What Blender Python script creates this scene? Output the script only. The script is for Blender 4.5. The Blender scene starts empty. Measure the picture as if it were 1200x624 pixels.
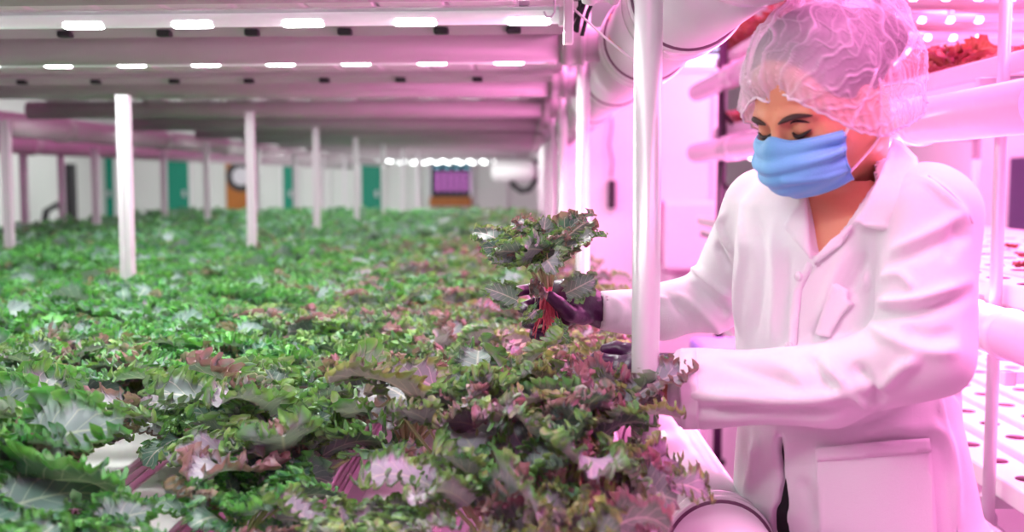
import bpy, math, random
import numpy as np
from mathutils import Vector, Matrix, geometry
random.seed(7); RNG = np.random.default_rng(7)
SC = bpy.context.scene; COL = SC.collection
PI = math.pi
# ---------------------------------------------------------------- camera facts
F = 1300.0
CAM = Vector((0.0, 0.0, 1.4))
PITCH = math.atan(104.0 / F); YAW = math.atan(12.0 / F)
CAM_ROT = Matrix.Rotation(YAW, 3, 'Z') @ Matrix.Rotation(PI / 2 - PITCH, 3, 'X')
def ray(px, py):
    return CAM_ROT @ Vector(((px - 600) / F, -(py - 312) / F, -1.0))
def at(px, py, Y):
    """point of the place seen at this pixel, at the depth Y"""
    d = ray(px, py); return CAM + d * (Y / d.y)
# ---------------------------------------------------------------- mesh helper
class MB:
    def __init__(s): s.v = []; s.f = []; s.sm = []
    def box(s, lo, hi, rz=0.0, c=None):
        b = len(s.v)
        x0, y0, z0 = lo; x1, y1, z1 = hi
        P = [(x0,y0,z0),(x1,y0,z0),(x1,y1,z0),(x0,y1,z0),(x0,y0,z1),(x1,y0,z1),(x1,y1,z1),(x0,y1,z1)]
        if rz:
            cx, cy = c if c else ((x0+x1)/2, (y0+y1)/2); ca, sa = math.cos(rz), math.sin(rz)
            P = [(cx+(x-cx)*ca-(y-cy)*sa, cy+(x-cx)*sa+(y-cy)*ca, z) for x, y, z in P]
        s.v += P
        for q in ((0,3,2,1),(4,5,6,7),(0,1,5,4),(1,2,6,5),(2,3,7,6),(3,0,4,7)):
            s.f.append(tuple(b+i for i in q)); s.sm.append(False)
        return s
    def sweep(s, pts, radii, n=20, caps=True, sq=None, smooth=True):
        """tube through pts; radii one number or one per point; sq gives (w,h) for a flat section"""
        pts = [Vector(p) for p in pts]
        if not hasattr(radii, '__len__'): radii = [radii]*len(pts)
        b = len(s.v); up = None
        for i, p in enumerate(pts):
            t = (pts[min(i+1, len(pts)-1)] - pts[max(i-1, 0)])
            t = t.normalized() if t.length > 1e-9 else Vector((0,0,1))
            if up is None:
                up = Vector((0,0,1)) if abs(t.z) < .9 else Vector((0,1,0))
            u = (up - t*up.dot(t)).normalized(); w = t.cross(u); up = u
            for k in range(n):
                a = 2*PI*k/n
                if sq: q = u*(math.cos(a)*sq[1]*radii[i]) + w*(math.sin(a)*sq[0]*radii[i])
                else: q = (u*math.cos(a) + w*math.sin(a))*radii[i]
                s.v.append(tuple(p+q))
        for i in range(len(pts)-1):
            for k in range(n):
                k2 = (k+1) % n
                s.f.append((b+i*n+k, b+i*n+k2, b+(i+1)*n+k2, b+(i+1)*n+k)); s.sm.append(smooth)
        if caps:
            s.f.append(tuple(b+k for k in range(n))[::-1]); s.sm.append(False)
            e = b+(len(pts)-1)*n
            s.f.append(tuple(e+k for k in range(n))); s.sm.append(False)
        return s
    def tube(s, a, b, r, n=20, caps=True): return s.sweep([a, b], [r, r], n, caps)
    def steps(s, a, b, prof, n=28):
        """lathe along a->b: prof = [(distance, radius)...]"""
        a = Vector(a); b = Vector(b); d = (b-a).normalized()
        return s.sweep([a+d*t for t, r in prof], [r for t, r in prof], n)
    def grid(s, P, closed=False, smooth=True):
        """P[i][j] points"""
        b = len(s.v); n = len(P); m = len(P[0])
        for row in P:
            for p in row: s.v.append(tuple(p))
        for i in range(n-1):
            for j in range(m if closed else m-1):
                j2 = (j+1) % m
                s.f.append((b+i*m+j, b+i*m+j2, b+(i+1)*m+j2, b+(i+1)*m+j)); s.sm.append(smooth)
        return s
    def build(s, name, mat, parent=None, bevel=0.0, seg=2, at_=None):
        me = bpy.data.meshes.new(name); me.from_pydata([tuple(v) for v in s.v], [], s.f)
        me.polygons.foreach_set('use_smooth', s.sm); me.materials.append(mat)
        return link(name, me, parent, bevel, seg, at_)
def link(name, me, parent=None, bevel=0.0, seg=2, at_=None):
    o = bpy.data.objects.new(name, me); COL.objects.link(o)
    if at_ is not None: o.location = at_
    if parent: o.parent = parent
    if bevel:
        m = o.modifiers.new('bevel', 'BEVEL'); m.width = bevel; m.segments = seg; m.limit_method = 'ANGLE'
    return o
def np_mesh(name, V, Fq, mat, smooth=True, uv=None, col=None):
    """mesh from numpy arrays: V (n,3), Fq (m,3|4); uv per vertex (n,2); col per vertex (n,4)"""
    me = bpy.data.meshes.new(name); k = Fq.shape[1]
    me.vertices.add(len(V)); me.vertices.foreach_set('co', np.asarray(V, np.float32).ravel())
    me.loops.add(Fq.size); me.loops.foreach_set('vertex_index', np.asarray(Fq, np.int32).ravel())
    me.polygons.add(len(Fq)); me.polygons.foreach_set('loop_start', np.arange(0, Fq.size, k, dtype=np.int32))
    me.update(calc_edges=True); me.validate()
    me.polygons.foreach_set('use_smooth', np.full(len(me.polygons), smooth))
    if uv is not None:
        l = me.uv_layers.new(name='UVMap'); idx = np.zeros(len(me.loops), np.int32); me.loops.foreach_get('vertex_index', idx)
        l.data.foreach_set('uv', np.asarray(uv, np.float32)[idx].ravel())
    if col is not None:
        a = me.color_attributes.new('tone', 'FLOAT_COLOR', 'POINT'); a.data.foreach_set('color', np.asarray(col, np.float32).ravel())
    me.materials.append(mat); return me
def empty(name, loc):
    o = bpy.data.objects.new(name, None); COL.objects.link(o); o.location = loc; o.empty_display_size = .05; return o
def tag(o, label, cat, group=None, kind=None):
    o['label'] = label; o['category'] = cat
    if group: o['group'] = group
    if kind: o['kind'] = kind
    return o
def struct(o, label=None):
    o['kind'] = 'structure'
    if label: o['label'] = label
    return o
def local(mbpts, loc): return [(p[0]-loc[0], p[1]-loc[1], p[2]-loc[2]) for p in mbpts]
# ---------------------------------------------------------------- materials
def mat(name, col, rough=.5, metal=0.0, spec=.5, noise=0.0, nscale=8.0, bump=0.0, bscale=40.0, emit=None, estr=0.0, trans=0.0, alpha=1.0, stretch=None, sss=0.0, ssr=None, sheen=0.0, coat=0.0):
    m = bpy.data.materials.new(name); m.use_nodes = True; nt = m.node_tree; N = nt.nodes; L = nt.links
    b = N['Principled BSDF']; b.inputs['Roughness'].default_value = rough; b.inputs['Metallic'].default_value = metal
    b.inputs['Base Color'].default_value = (*col, 1); b.inputs['Specular IOR Level'].default_value = spec
    if noise or bump:
        tc = N.new('ShaderNodeTexCoord'); mp = N.new('ShaderNodeMapping'); L.new(tc.outputs['Object'], mp.inputs[0])
        if stretch: mp.inputs['Scale'].default_value = stretch
    if noise:
        nz = N.new('ShaderNodeTexNoise'); nz.inputs['Scale'].default_value = nscale; nz.inputs['Detail'].default_value = 4
        L.new(mp.outputs[0], nz.inputs['Vector'])
        mx = N.new('ShaderNodeMix'); mx.data_type = 'RGBA'
        mx.inputs[6].default_value = (*[c*(1-noise) for c in col], 1); mx.inputs[7].default_value = (*[min(1, c*(1+noise*.6)) for c in col], 1)
        L.new(nz.outputs[0], mx.inputs[0]); L.new(mx.outputs[2], b.inputs['Base Color'])
    if bump:
        n2 = N.new('ShaderNodeTexNoise'); n2.inputs['Scale'].default_value = bscale; n2.inputs['Detail'].default_value = 3
        L.new(mp.outputs[0], n2.inputs['Vector']); bp = N.new('ShaderNodeBump'); bp.inputs['Strength'].default_value = bump
        bp.inputs['Distance'].default_value = .01; L.new(n2.outputs[0], bp.inputs['Height']); L.new(bp.outputs[0], b.inputs['Normal'])
    if emit: b.inputs['Emission Color'].default_value = (*emit, 1); b.inputs['Emission Strength'].default_value = estr
    if trans: b.inputs['Transmission Weight'].default_value = trans
    if alpha < 1: b.inputs['Alpha'].default_value = alpha
    if sss:
        b.inputs['Subsurface Weight'].default_value = sss; b.inputs['Subsurface Radius'].default_value = ssr or (1, .3, .15)
        b.inputs['Subsurface Scale'].default_value = .012
    if sheen: b.inputs['Sheen Weight'].default_value = sheen
    if coat: b.inputs['Coat Weight'].default_value = coat
    return m
M = {}
M['plastic'] = mat('white_plastic', (.80,.79,.80), .33, noise=.06, nscale=5)
M['pipe'] = mat('grey_white_pipe_plastic', (.46,.42,.44), .38, noise=.10, nscale=4)
M['duct'] = mat('glossy_duct_plastic', (.74,.72,.75), .22, noise=.08, nscale=3, coat=.3)
M['alu'] = mat('brushed_aluminium', (.70,.70,.72), .34, metal=.3, noise=.05, nscale=30, stretch=(1,1,.05))
M['steel'] = mat('galvanised_steel', (.62,.62,.66), .4, metal=.7, noise=.15, nscale=10)
M['black'] = mat('black_rubber', (.012,.012,.015), .55, noise=.3)
M['cable'] = mat('dark_cable_plastic', (.03,.02,.03), .5, noise=.2)
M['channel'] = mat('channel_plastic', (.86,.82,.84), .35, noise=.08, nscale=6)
M['channel_side'] = mat('ribbed_channel_plastic', (.78,.62,.68), .4, noise=.15, nscale=20, stretch=(1,.1,1))  # pink light on the channel sides is put into this colour
M['wall'] = mat('pale_panel_wall', (.66,.70,.67), .6, noise=.06, nscale=1.2)
M['wallp'] = mat('white_panel_wall', (.80,.76,.80), .5, noise=.05, nscale=1.5)
M['green'] = mat('green_panel', (.0,.24,.15), .5, noise=.15)
M['floor'] = mat('grey_resin_floor', (.55,.50,.53), .35, noise=.12, nscale=3)
M['led'] = mat('led_glow', (1,1,1), .5, emit=(.93,1,.97), estr=16)
M['ledp'] = mat('led_glow_pink', (1,.8,1), .5, emit=(1,.80,.95), estr=5)
M['tubeh'] = mat('clear_led_tube', (.82,.85,.84), .2, emit=(.9,1,.97), estr=.22)
M['tubep'] = mat('pink_led_tube', (.9,.6,.8), .2, emit=(1,.35,.8), estr=.5)
M['cyan'] = mat('blue_lamp_louvre', (.5,.8,.95), .4, emit=(.35,.75,1), estr=1.4)
M['seal'] = mat('mauve_rubber_seal', (.16,.07,.13), .5, noise=.2)
M['string'] = mat('white_cord', (.8,.78,.8), .8, noise=.1)
M['orange'] = mat('orange_brown_wood', (.42,.14,.02), .5, noise=.35, nscale=9)
M['darkwin'] = mat('dark_window_glass', (.01,.02,.04), .2, noise=.4)
M['plastic_orange'] = mat('orange_plastic', (.75,.22,.08), .4, noise=.1)
# ================================================================ the setting
def slab(name, lo, hi, m, bevel=0): 
    return struct(MB().box(lo, hi).build(name, m, None, bevel))
slab('floor', (-9,-2,-.1), (5,25,0), M['floor'])
slab('ceiling', (-9,-2,3.4), (5,25,3.5), M['wallp'])
slab('wall_left', (-9.1,-2,0), (-9,25,3.4), M['wall'])
slab('wall_right', (5,-2,0), (5.1,25,3.4), M['wallp'])
slab('wall_front', (-9,-2.1,0), (5,-2,3.4), M['wallp'])
slab('wall_back', (-9,24,0), (5,24.1,3.4), M['wall'])
# panel joints and green doors of the back wall, seen between rack posts (depth 24)
def bx(px, Y=23.9): return at(px, 208, Y).x
dn = 0
for x0, x1 in ((97,133),(195,221),(331,346),(423,447)):
    dn += 1
    d = empty('door_%d' % dn, (bx((x0+x1)/2), 23.98, 0))
    w = (bx(x1)-bx(x0))/2
    MB().box((-w,-.05,0),(w,0,2.05)).build('door_leaf', M['green'], d, .01)
    mb = MB(); mb.box((-w-.06,-.07,0),(-w,0,2.1)); mb.box((w,-.07,0),(w+.06,0,2.1)); mb.box((-w-.06,-.07,2.05),(w+.06,0,2.12))
    mb.build('door_frame', M['plastic'], d)
    MB().box((w-.14,-.09,.98),(w-.08,-.05,1.12)).build('door_handle', M['steel'], d)
    struct(d)
d = empty('door_5', (bx(277), 23.98, 0)); w = (bx(290)-bx(264))/2
MB().box((-w,-.05,0),(w,0,2.0)).build('door_leaf', M['orange'], d, .01)
MB().box((w,-.07,0),(w+.12,0,2.1)).build('door_frame', M['cable'], d); struct(d)
for i, px in enumerate((64,92,240,385,470,490,533+60)):
    t = MB().box((bx(px)-.02,23.93,0),(bx(px)+.02,23.99,3.3)).build('trim_%d' % (i+1), M['plastic']); struct(t)
# dark window with shelves of violet-lit crops behind
wn = empty('window_1', (bx(528), 23.98, 1.4)); w = (bx(552)-bx(503))/2
MB().box((-w,-.03,-.42),(w,0,.34)).build('pane', M['darkwin'], wn)
mb = MB()
for x in (-w, w): mb.box((x-.03,-.08,-.45),(x+.03,0,.4))
mb.box((-w,-.08,.34),(w,0,.4)); mb.build('window_frame', M['steel'], wn)
mv = mat('violet_grow_tube', (.4,.1,.4), .4, emit=(.75,.2,.75), estr=.55)
mt_ = mat('teal_lamp_strip', (.1,.3,.4), .4, emit=(.2,.55,.7), estr=.5)
for k in range(6):
    x = -w+.14+k*.14; MB().box((x,-.07,-.3),(x+.06,-.035,.12)).build('grow_tube', mv, wn)
for k in range(4):
    x = -w+.1+k*.21; MB().box((x,-.07,.18),(x+.12,-.035,.24)).build('lamp_strip', mt_, wn)
MB().box((-w,-.12,-.62),(w,0,-.42)).build('window_sill', M['orange'], wn); struct(wn)
# pink-lit cabin wall closing the aisle
XA = at(618,208,12.5).x; XB = at(838,208,12.5).x; ZT = at(800,84,12.5).z
XA = max(XA, .42)
slab('wall_aisle', (XA,12.5,0), (XB,12.62,ZT), M['wallp'])
struct(MB().box((XB-.03,12.44,0),(XB+.05,12.66,ZT+.03)).build('trim_8', M['plastic'], None, .01))
struct(MB().box((XA,12.44,ZT),(XB,12.66,ZT+.05)).build('trim_9', M['plastic'], None, .01))
for k, px in enumerate((688,760)):
    x = at(px,208,12.5).x; struct(MB().box((x-.006,12.485,0),(x+.006,12.5,ZT)).build('trim_%d' % (10+k), M['plastic']))
# things on that wall
c = at(717,228,12.42)
hs = empty('wall_handset', c); tag(hs, 'dark purple handset hung on the pink wall at the aisle end', 'handset')
MB().box((-.045,-.03,-.16),(.045,.07,.16)).build('handset_body', M['cable'], hs, .02)
cp = [at(716,208,12.45), at(718,190,12.45), at(714,170,12.45), at(717,148,12.45), at(715,125,12.46)]
MB().sweep([p-c for p in cp], .012, 8).build('cable', mat('mauve_cable',(.25,.1,.2),.5,noise=.1), hs)
# white tank with a dark edge, hanging at the wall
a = at(778,236,12.2); b = at(838,318,12.2)
tk = empty('white_water_tank', ((a.x+b.x)/2, 12.3, b.z)); tag(tk, 'white rounded water tank against the pink end wall above the sleeve', 'tank')
w = (b.x-a.x)/2; h = a.z-b.z
MB().box((-w,-.12,0),(w,.14,h)).build('tank_body', M['wallp'], tk, .05, 4)
MB().sweep([(-w-.012,-.02,h),(-w-.012,-.02,.08),(-w+.03,-.02,.0),(-w+.12,-.02,-.02),(w,-.02,-.02)], .022, 8).build('dark_pipe', mat('mauve_pipe',(.45,.12,.32),.5,noise=.1), tk)
# support rails under the tank to the floor
for s in (-1,1): MB().box((s*w*.7-.03,-.03,-b.z),(s*w*.7+.03,.03,0)).build('leg', M['plastic'], tk)
# louvred blue lamp behind and above the cabin wall
lp = empty('louvred_blue_lamp', at(805,70,13.2)); tag(lp, 'pale blue louvred lamp panel glowing above the pink end wall', 'lamp panel')
LH = 3.4-lp.location.z
MB().box((-.45,.0,-.3),(.5,.06,.3)).build('lamp_housing', M['cable'], lp)
for k in range(3): MB().box((-.42,-.05,-.26+k*.19),(.42,0,-.14+k*.19)).build('lamp_slat', M['cyan'], lp)
for x in (-.3,.3): MB().tube((x,.03,.3),(x,.03,LH),.012,8).build('hanger_rod', M['steel'], lp)
# far background pieces seen under the racks at left
def hung(px, py, Y): return at(px, py, Y)
p = hung(283,207,20); cb = empty('hose_reel', p); tag(cb, 'black coiled hose reel hanging before the brown door', 'hose reel')
mb = MB(); R_ = .22
mb.sweep([(R_*math.cos(t*PI/12), 0, R_*math.sin(t*PI/12)) for t in range(25)], .06, 10); mb.build('hose_coil', M['black'], cb)
MB().tube((0,-.05,0),(0,.05,0),.16,20).build('reel_disc', M['steel'], cb)
MB().tube((0,0,.2),(0,0,3.4-p.z),.015,8).build('hanger_rod', M['steel'], cb)
p = hung(81,246,20); bk = empty('black_duct_riser', (p.x,20,0)); tag(bk, 'black vertical duct standing before the far wall at far left', 'duct')
MB().box((-.12,-.1,0),(.12,.1,at(81,192,20).z)).build('duct_body', M['black'], bk, .02)
MB().sweep([(.0,-.15,at(0,246,20).z),(-.15,-.15,at(0,240,20).z),(-.35,-.15,at(0,247,20).z),(-.5,-.15,0)], .06, 10).build('hose', M['black'], bk)
p = hung(602,200,14.6); fn = empty('air_sock_unit', p); tag(fn, 'white rounded air unit with bent black hose at the far end of the rack', 'air unit')
MB().steps((-.3,0,0),(.3,0,0),[(0,.06),(.02,.11),(.08,.14),(.5,.14),(.57,.11),(.6,.06)],24).build('unit_body', M['plastic'], fn)
MB().sweep([(-.03,0,-.1),(.0,0,-.2),(.1,0,-.27),(.2,0,-.25),(.27,0,-.16),(.29,0,.0),(.3,0,.14)], .04, 12).build('bent_hose', M['black'], fn)
MB().tube((0,0,.12),(0,0,3.4-p.z),.015,8).build('hanger_rod', M['steel'], fn)
# ================================================================ the kale rack
U = .00124                       # metres per unit of (pixel * bay depth / F)
D = 1.612                        # bay length
SK = .06                         # rack cross members run slightly askew
TRAY_Z = 1.4 - .484
PIPE_Z = 1.4 + .338
def skew(x, y): return y - SK*(x-.17)
posts_group = 'aluminium posts of the kale rack'
# --- right edge posts (round)
post_x = .1735
ords = ['nearest', 'second', 'third', 'fourth', 'fifth', 'sixth', 'seventh']
def round_post(x, y, z1, r, label, group, z0=0, foot=True):
    e = empty('rack_post', (x, y, z0)); tag(e, label, 'post', group)
    MB().tube((0,0,.0),(0,0,z1-z0), r, 28).build('tube', M['alu'], e)
    if foot: MB().tube((0,0,0),(0,0,.03), r*1.7, 20).build('foot', M['black'], e)
    return e
for k in range(7):
    y = .96*D + k*1.04*D
    round_post(post_x + .002*k, y, 2.06, .0195, '%s round aluminium post along the aisle edge of the kale rack' % ords[k], 'round posts on the aisle edge of the kale rack')
# --- inner posts (slotted square profile)
prof_v = None
def square_post(x, y, z1, label, group, s=.0185):
    e = empty('rack_post', (x, y, 0)); tag(e, label, 'post', group)
    P = [(-1,-1),(-.25,-1),(-.25,-.8),(.25,-.8),(.25,-1),(1,-1),(1,-.25),(.8,-.25),(.8,.25),(1,.25),(1,1),(.25,1),(.25,.8),(-.25,.8),(-.25,1),(-1,1),(-1,.25),(-.8,.25),(-.8,-.25),(-1,-.25)]
    mb = MB(); n = len(P)
    for z in (0, z1):
        for a, b in P: mb.v.append((a*s, b*s, z))
    for i in range(n): mb.f.append((i, (i+1) % n, n+(i+1) % n, n+i)); mb.sm.append(False)
    mb.f.append(tuple(range(n, 2*n))); mb.sm.append(False)
    mb.build('profile', M['alu'], e)
    MB().box((-s*1.5,-s*1.5,0),(s*1.5,s*1.5,.02)).build('foot', M['black'], e)
    return e
W7 = ['nearest','second','third','fourth','fifth','sixth','seventh','eighth','ninth','tenth']
for k in range(7):
    square_post(-1.240, (2.15+k)*D, 1.70 if k else 1.655, '%s slotted white post in the middle row between the kale plants' % W7[k], 'middle row of slotted posts')
for k in range(7):
    if k == 1: continue
    square_post(-2.36, (3.15+k)*D, 1.66, '%s post of the second row, behind the middle row' % W7[k], 'second row of slotted posts')
for k, (px, Y) in enumerate(((112,7.6),(192,9.1),(28,7.9),(72,9.4))):
    p = at(px, 208, Y); square_post(p.x, Y, 1.60, ['slotted post left of the nearest middle post, beside the first green door','slotted post beside the second green door in the far left rack','leftmost far post under the grey ducts','far thin post before the black duct at left'][k], 'far left rack posts', .022)
# --- cross drain pipes under the tray above, with coupling and stub into the duct
DUCT = Vector((.292, 0, 1.4+.325)); DR = .099
depths = [1.16, 1.78, 2.53, 3.4, 4.3, 5.2, 6.1, 7.0, 7.9, 8.8, 9.7, 10.6, 11.5, 12.4]
pord = ['nearest, cut by the top of the picture','first full','second','third','fourth','fifth','sixth','seventh','eighth','ninth','tenth','eleventh','twelfth','farthest']
for k, dd in enumerate(depths):
    y = dd*D; L = -2.5 if k > 2 else -2.2
    if k < 1: L = -1.6
    e = empty('drain_pipe', (.17, y, PIPE_Z)); tag(e, 'cross drain pipe under the tray above, %s' % pord[k], 'pipe', 'cross drain pipes')
    r = .0435
    def q(x): return (x-.17, -SK*(x-.17), 0)
    MB().tube(q(L), q(.125), r, 28).build('pipe', M['pipe'], e)
    mb = MB(); mb.steps(q(.098), q(.20), [(0,r),(.001,r*1.12),(.012,r*1.22),(.02,r*1.22),(.024,r*1.12),(.045,r*1.1),(.050,r*1.2),(.060,r*1.2),(.064,r*1.02)], 28)
    mb.build('coupling', M['pipe'], e)
    MB().tube(q(.13), q(.205), r*.98, 28).build('stub', M['pipe'], e)
# --- main duct over the aisle edge with couplings
e = empty('main_air_duct', (DUCT.x, 0, DUCT.z)); tag(e, 'big glossy white duct running along the aisle above the rack edge', 'duct')
MB().tube((0,.5,0),(0,21,0), DR, 48).build('duct_pipe', M['duct'], e)
yy = 1.30
for y in (1.32, 1.98, 2.62, 3.5, 4.6, 5.7, 6.9, 8.1, 9.3, 10.5, 11.6, 14, 16, 18, 20):
    MB().steps((0,y,0),(0,y+.2,0),[(0,DR*1.0),(.002,DR*1.07),(.014,DR*1.10),(.026,DR*1.07),(.03,DR*1.04),(.10,DR*1.04),(.104,DR*1.07),(.118,DR*1.10),(.13,DR*1.07),(.132,DR*1.0)],48).build('coupling', M['duct'], e)
    MB().steps((0,y-.004,0),(0,y+.2,0),[(0,DR*1.001),(.001,DR*1.05),(.004,DR*1.05),(.005,DR*1.001)],48).build('dark_seal', M['seal'], e)
    MB().steps((0,y+.131,0),(0,y+.3,0),[(0,DR*1.001),(.001,DR*1.04),(.004,DR*1.04),(.005,DR*1.001)],48).build('dark_seal', M['seal'], e)
for y in (2.7, 7, 11, 15, 19): MB().tube((0,y,DR*.9),(0,y,3.4-DUCT.z),.008,8).build('hanger_rod', M['steel'], e)
MB().sweep([(-.085,2.38,-.055),(-.097,2.5,-.02),(-.09,2.58,.045)], .0035, 6).build('orange_strap', M['plastic_orange'], e)
# --- lower pipe along the aisle edge
e = empty('aisle_return_pipe', (.292, 0, 1.4-.555)); tag(e, 'glossy white return pipe with ribbed joints along the aisle edge below the kale', 'pipe')
r = .078
MB().tube((0,.45,0),(0,12.2,0), r, 48).build('pipe', M['duct'], e)
for y in (1.02, 1.27, 1.60, 2.3, 3.1, 4.2):
    MB().steps((0,y,0),(0,y+.2,0),[(0,r),(.002,r*1.08),(.012,r*1.11),(.022,r*1.04),(.03,r*1.04),(.035,r*1.10),(.045,r*1.08),(.048,r*1.0)],48).build('coupling', M['duct'], e)
    MB().steps((0,y-.003,0),(0,y+.2,0),[(0,r*1.001),(.001,r*1.06),(.003,r*1.06),(.004,r*1.001)],48).build('dark_seal', M['seal'], e)
for y in (1.5, 4.5, 8.5, 11.5):
    MB().box((-.03,y-.02,-(1.4-.555)),(.03,y+.02,-r*.98)).build('stand', M['alu'], e)
# --- LED bars
bar_z = 1.4 + .305
bars = [(.62,'',-1.2),(1.33,'lowest and nearest white LED bar at the top of the picture',-1.7),(1.96,'second white LED bar below the first full drain pipe',-2.2),(2.66,'third white LED bar behind the second drain pipe',-2.4),(3.5,'fourth white LED bar',-2.4),
        (4.4,'fifth white LED bar',-2.4),(5.3,'sixth white LED bar',-2.4),(6.2,'seventh white LED bar',-2.4),(7.4,'eighth white LED bar',-2.4),(8.6,'ninth white LED bar',-2.4),(9.9,'tenth white LED bar',-2.4),(11.2,'eleventh white LED bar',-2.4),(12.6,'farthest white LED bar',-2.4)]
bar_obs = []
for k, (dd, lab, L) in enumerate(bars):
    if k == 0: lab = 'LED bar over the foreground kale, above the top of the picture'
    y = dd*D; xe = .083 if k < 2 else .083
    bar_z = 1.4 + (.305 if k < 2 else (.333 if k == 2 else .338) if k < 4 else .35 if k < 11 else .27)
    e = empty('led_bar', (xe, y, bar_z)); tag(e, lab + ' under the upper trays' if 3 < k else lab, 'LED bar', 'white LED bars under the upper trays')
    def q(x, dz=0, dy=0): return (x-xe, -SK*(x-xe)+dy, dz)
    MB().sweep([q(L), q(xe-.012)], [1,1], 12, sq=(.0105,.0135)).build('tube', M['tubeh'], e)
    MB().box((-.014,-.013,-.018),(.012,.013,.018)).build('end_cap', M['plastic'], e, .003)
    mb = MB(); mb.sweep([q(L, .018), q(xe-.012, .018)], [1,1], 4, sq=(.011,.005), smooth=False); mb.build('back_rail', M['alu'], e)
    n = int((xe-L)/.218)
    cl = None
    for i in range(n+1):
        x = xe-.07-.218*i - (.0 if k % 2 else .05)
        if x < L+.05: continue
        if cl is None:
            mb = MB(); mb.sweep([(-.062,0,0),(-.035,0,0),(.035,0,0),(.062,0,0)], [.12,1,1,.12], 8, sq=(.0118,.011)); cl = mb.build('led_cluster', M['led'], e); c = cl
        else: c = cl.copy(); COL.objects.link(c)
        c.location = q(x, -.0045); c.rotation_euler = (0,0,-SK)
    MB().box((-.09,-.01,.02),(-.07,.01,1.7845-bar_z)).build('hanger', M['steel'], e)
    ld = bpy.data.lights.new('led_bar_light', 'AREA'); ld.shape = 'RECTANGLE'; ld.size = min(xe-L, 3.0); ld.size_y = .03
    ld.energy = 17 if k > 0 else 8; ld.color = (.93,1,.94)
    if k > 6: ld.energy = 26
    lo = bpy.data.objects.new('led_bar_light', ld); COL.objects.link(lo); lo.location = ((xe+L)/2, y-SK*((xe+L)/2-xe), bar_z-.03); lo.rotation_euler = (0,0,-SK)
# --- rail with black clips
def rail(y, L, zc, xs, lab):
    e = empty('shelf_rail', (.10, y, zc)); tag(e, lab, 'rail', 'shelf rails')
    def q(x, dz=0, dy=0): return (x-.10, -SK*(x-.10)+dy, dz)
    mb = MB(); mb.sweep([q(L), q(.10)], [1,1], 4, sq=(.018,.020), smooth=False); mb.build('rail', M['pipe'], e)
    for x in xs:
        mb = MB(); mb.box((-.017,-.012,-.008),(.017,.012,.008)); c = mb.build('rubber_clip', M['black'], e, .004); c.location = q(x, -.012, -.012); c.rotation_euler = (0,0,-SK)
y1 = 1.62*D
rail(y1, -1.8, 1.4+.352, [at(px, 208, y1).x for px in (-40,70,190,295,405,518,602)], 'grey shelf rail with black rubber clips behind the nearest LED bar')
y2 = 2.3*D
rail(y2, -2.4, 1.4+.335, [at(px, 208, y2).x for px in (-60,15,105,200,290,380,470,560)], 'grey shelf rail with clips behind the second LED bar')
# --- channels of the tray above
nm = 0
for k in range(16):
    x = .07 - .16*k
    o = MB().box((x-.075, .7*D, 0), (x+.075, 13.6*D if x > -3 else 12*D, .055)).build('upper_growing_channel', M['channel'], None, .006, at_=(0,0,1.4+.385))
    tag(o, 'white growing channel of the tray above, seen from below, %s from the aisle' % ['first','second','third','fourth','fifth','sixth','seventh','eighth','ninth','tenth','eleventh','twelfth','thirteenth','fourteenth','fifteenth','sixteenth'][k], 'channel', 'channels of the tray above')
for k in range(7):
    o = MB().box((-2.45,-.02,0),(.1545,.02,.0305)).build('tray_crossbar', M['alu'], None, at_=(0,.96*D+k*1.04*D,1.4+.3555))
    tag(o, 'thin cross bar under the upper channels, meeting the %s round post' % ords[k], 'bar', 'cross bars under the upper channels')
# --- kale growing channels below
ch_x = []
edges = [(.178,.145)] + [(-.124-.18*i, .118) for i in range(18)]
clab = ['white growing channel nearest the aisle, foreground right','growing channel with pink-lit sides left of the aisle-side channel','growing channel third from the aisle','growing channel fourth from the aisle, white top showing at bottom left','growing channel fifth from the aisle, pink-lit side showing between leaves']
for k, (xr, w) in enumerate(edges):
    e = empty('growing_channel', (xr-w/2, .5, TRAY_Z-.075)); tag(e, clab[k] if k < 5 else 'white growing channel hidden under the kale canopy', 'channel', 'growing channels under the kale')
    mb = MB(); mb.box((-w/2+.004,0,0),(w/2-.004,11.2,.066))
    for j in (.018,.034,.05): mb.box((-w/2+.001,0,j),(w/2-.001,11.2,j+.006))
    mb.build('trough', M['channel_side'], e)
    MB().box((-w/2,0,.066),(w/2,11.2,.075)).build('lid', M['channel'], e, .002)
    ch_x.append((xr-w/2, w))
for k in range(8):
    y = .62*D + k*1.3*D
    o = MB().box((-3.4,-.025,0),(.165,.025,.05)).build('tray_support_beam', M['alu'], None, .004, at_=(0,y,TRAY_Z-.126))
    tag(o, 'aluminium beam across the rack under the growing channels', 'beam', 'beams under the kale channels')
# --- left grey ducts running away in depth
def long_duct(cx, cz, r, y0, y1_, ys, lab, m=None):
    e = empty('air_duct', (cx, 0, cz)); tag(e, lab, 'duct', 'grey air ducts at far left')
    MB().tube((0,y0,0),(0,y1_,0), r, 36).build('duct_pipe', m or M['pipe'], e)
    for y in ys: MB().steps((0,y,0),(0,y+.3,0),[(0,r),(.003,r*1.08),(.03,r*1.14),(.10,r*1.14),(.13,r*1.08),(.133,r)],36).build('coupling', M['steel'] if False else M['pipe'], e)
    for y in (y0+.5, (y0+y1_)/2): MB().tube((0,y,r*.9),(0,y,3.4-cz),.01,8).build('hanger_rod', M['steel'], e)
    return e
a = at(30,170,7.4); long_duct(a.x, a.z, .062, 5.4, 22, (5.9,7.4,9.2,11.5,14,17), 'lower grey duct under the trays at far left')
a = at(30,148,6.0); e = long_duct(a.x, a.z, .066, 4.6, 22, (6.4,8.2,10,12.5,15.5), 'upper grey duct with orange streaks at far left')
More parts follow.
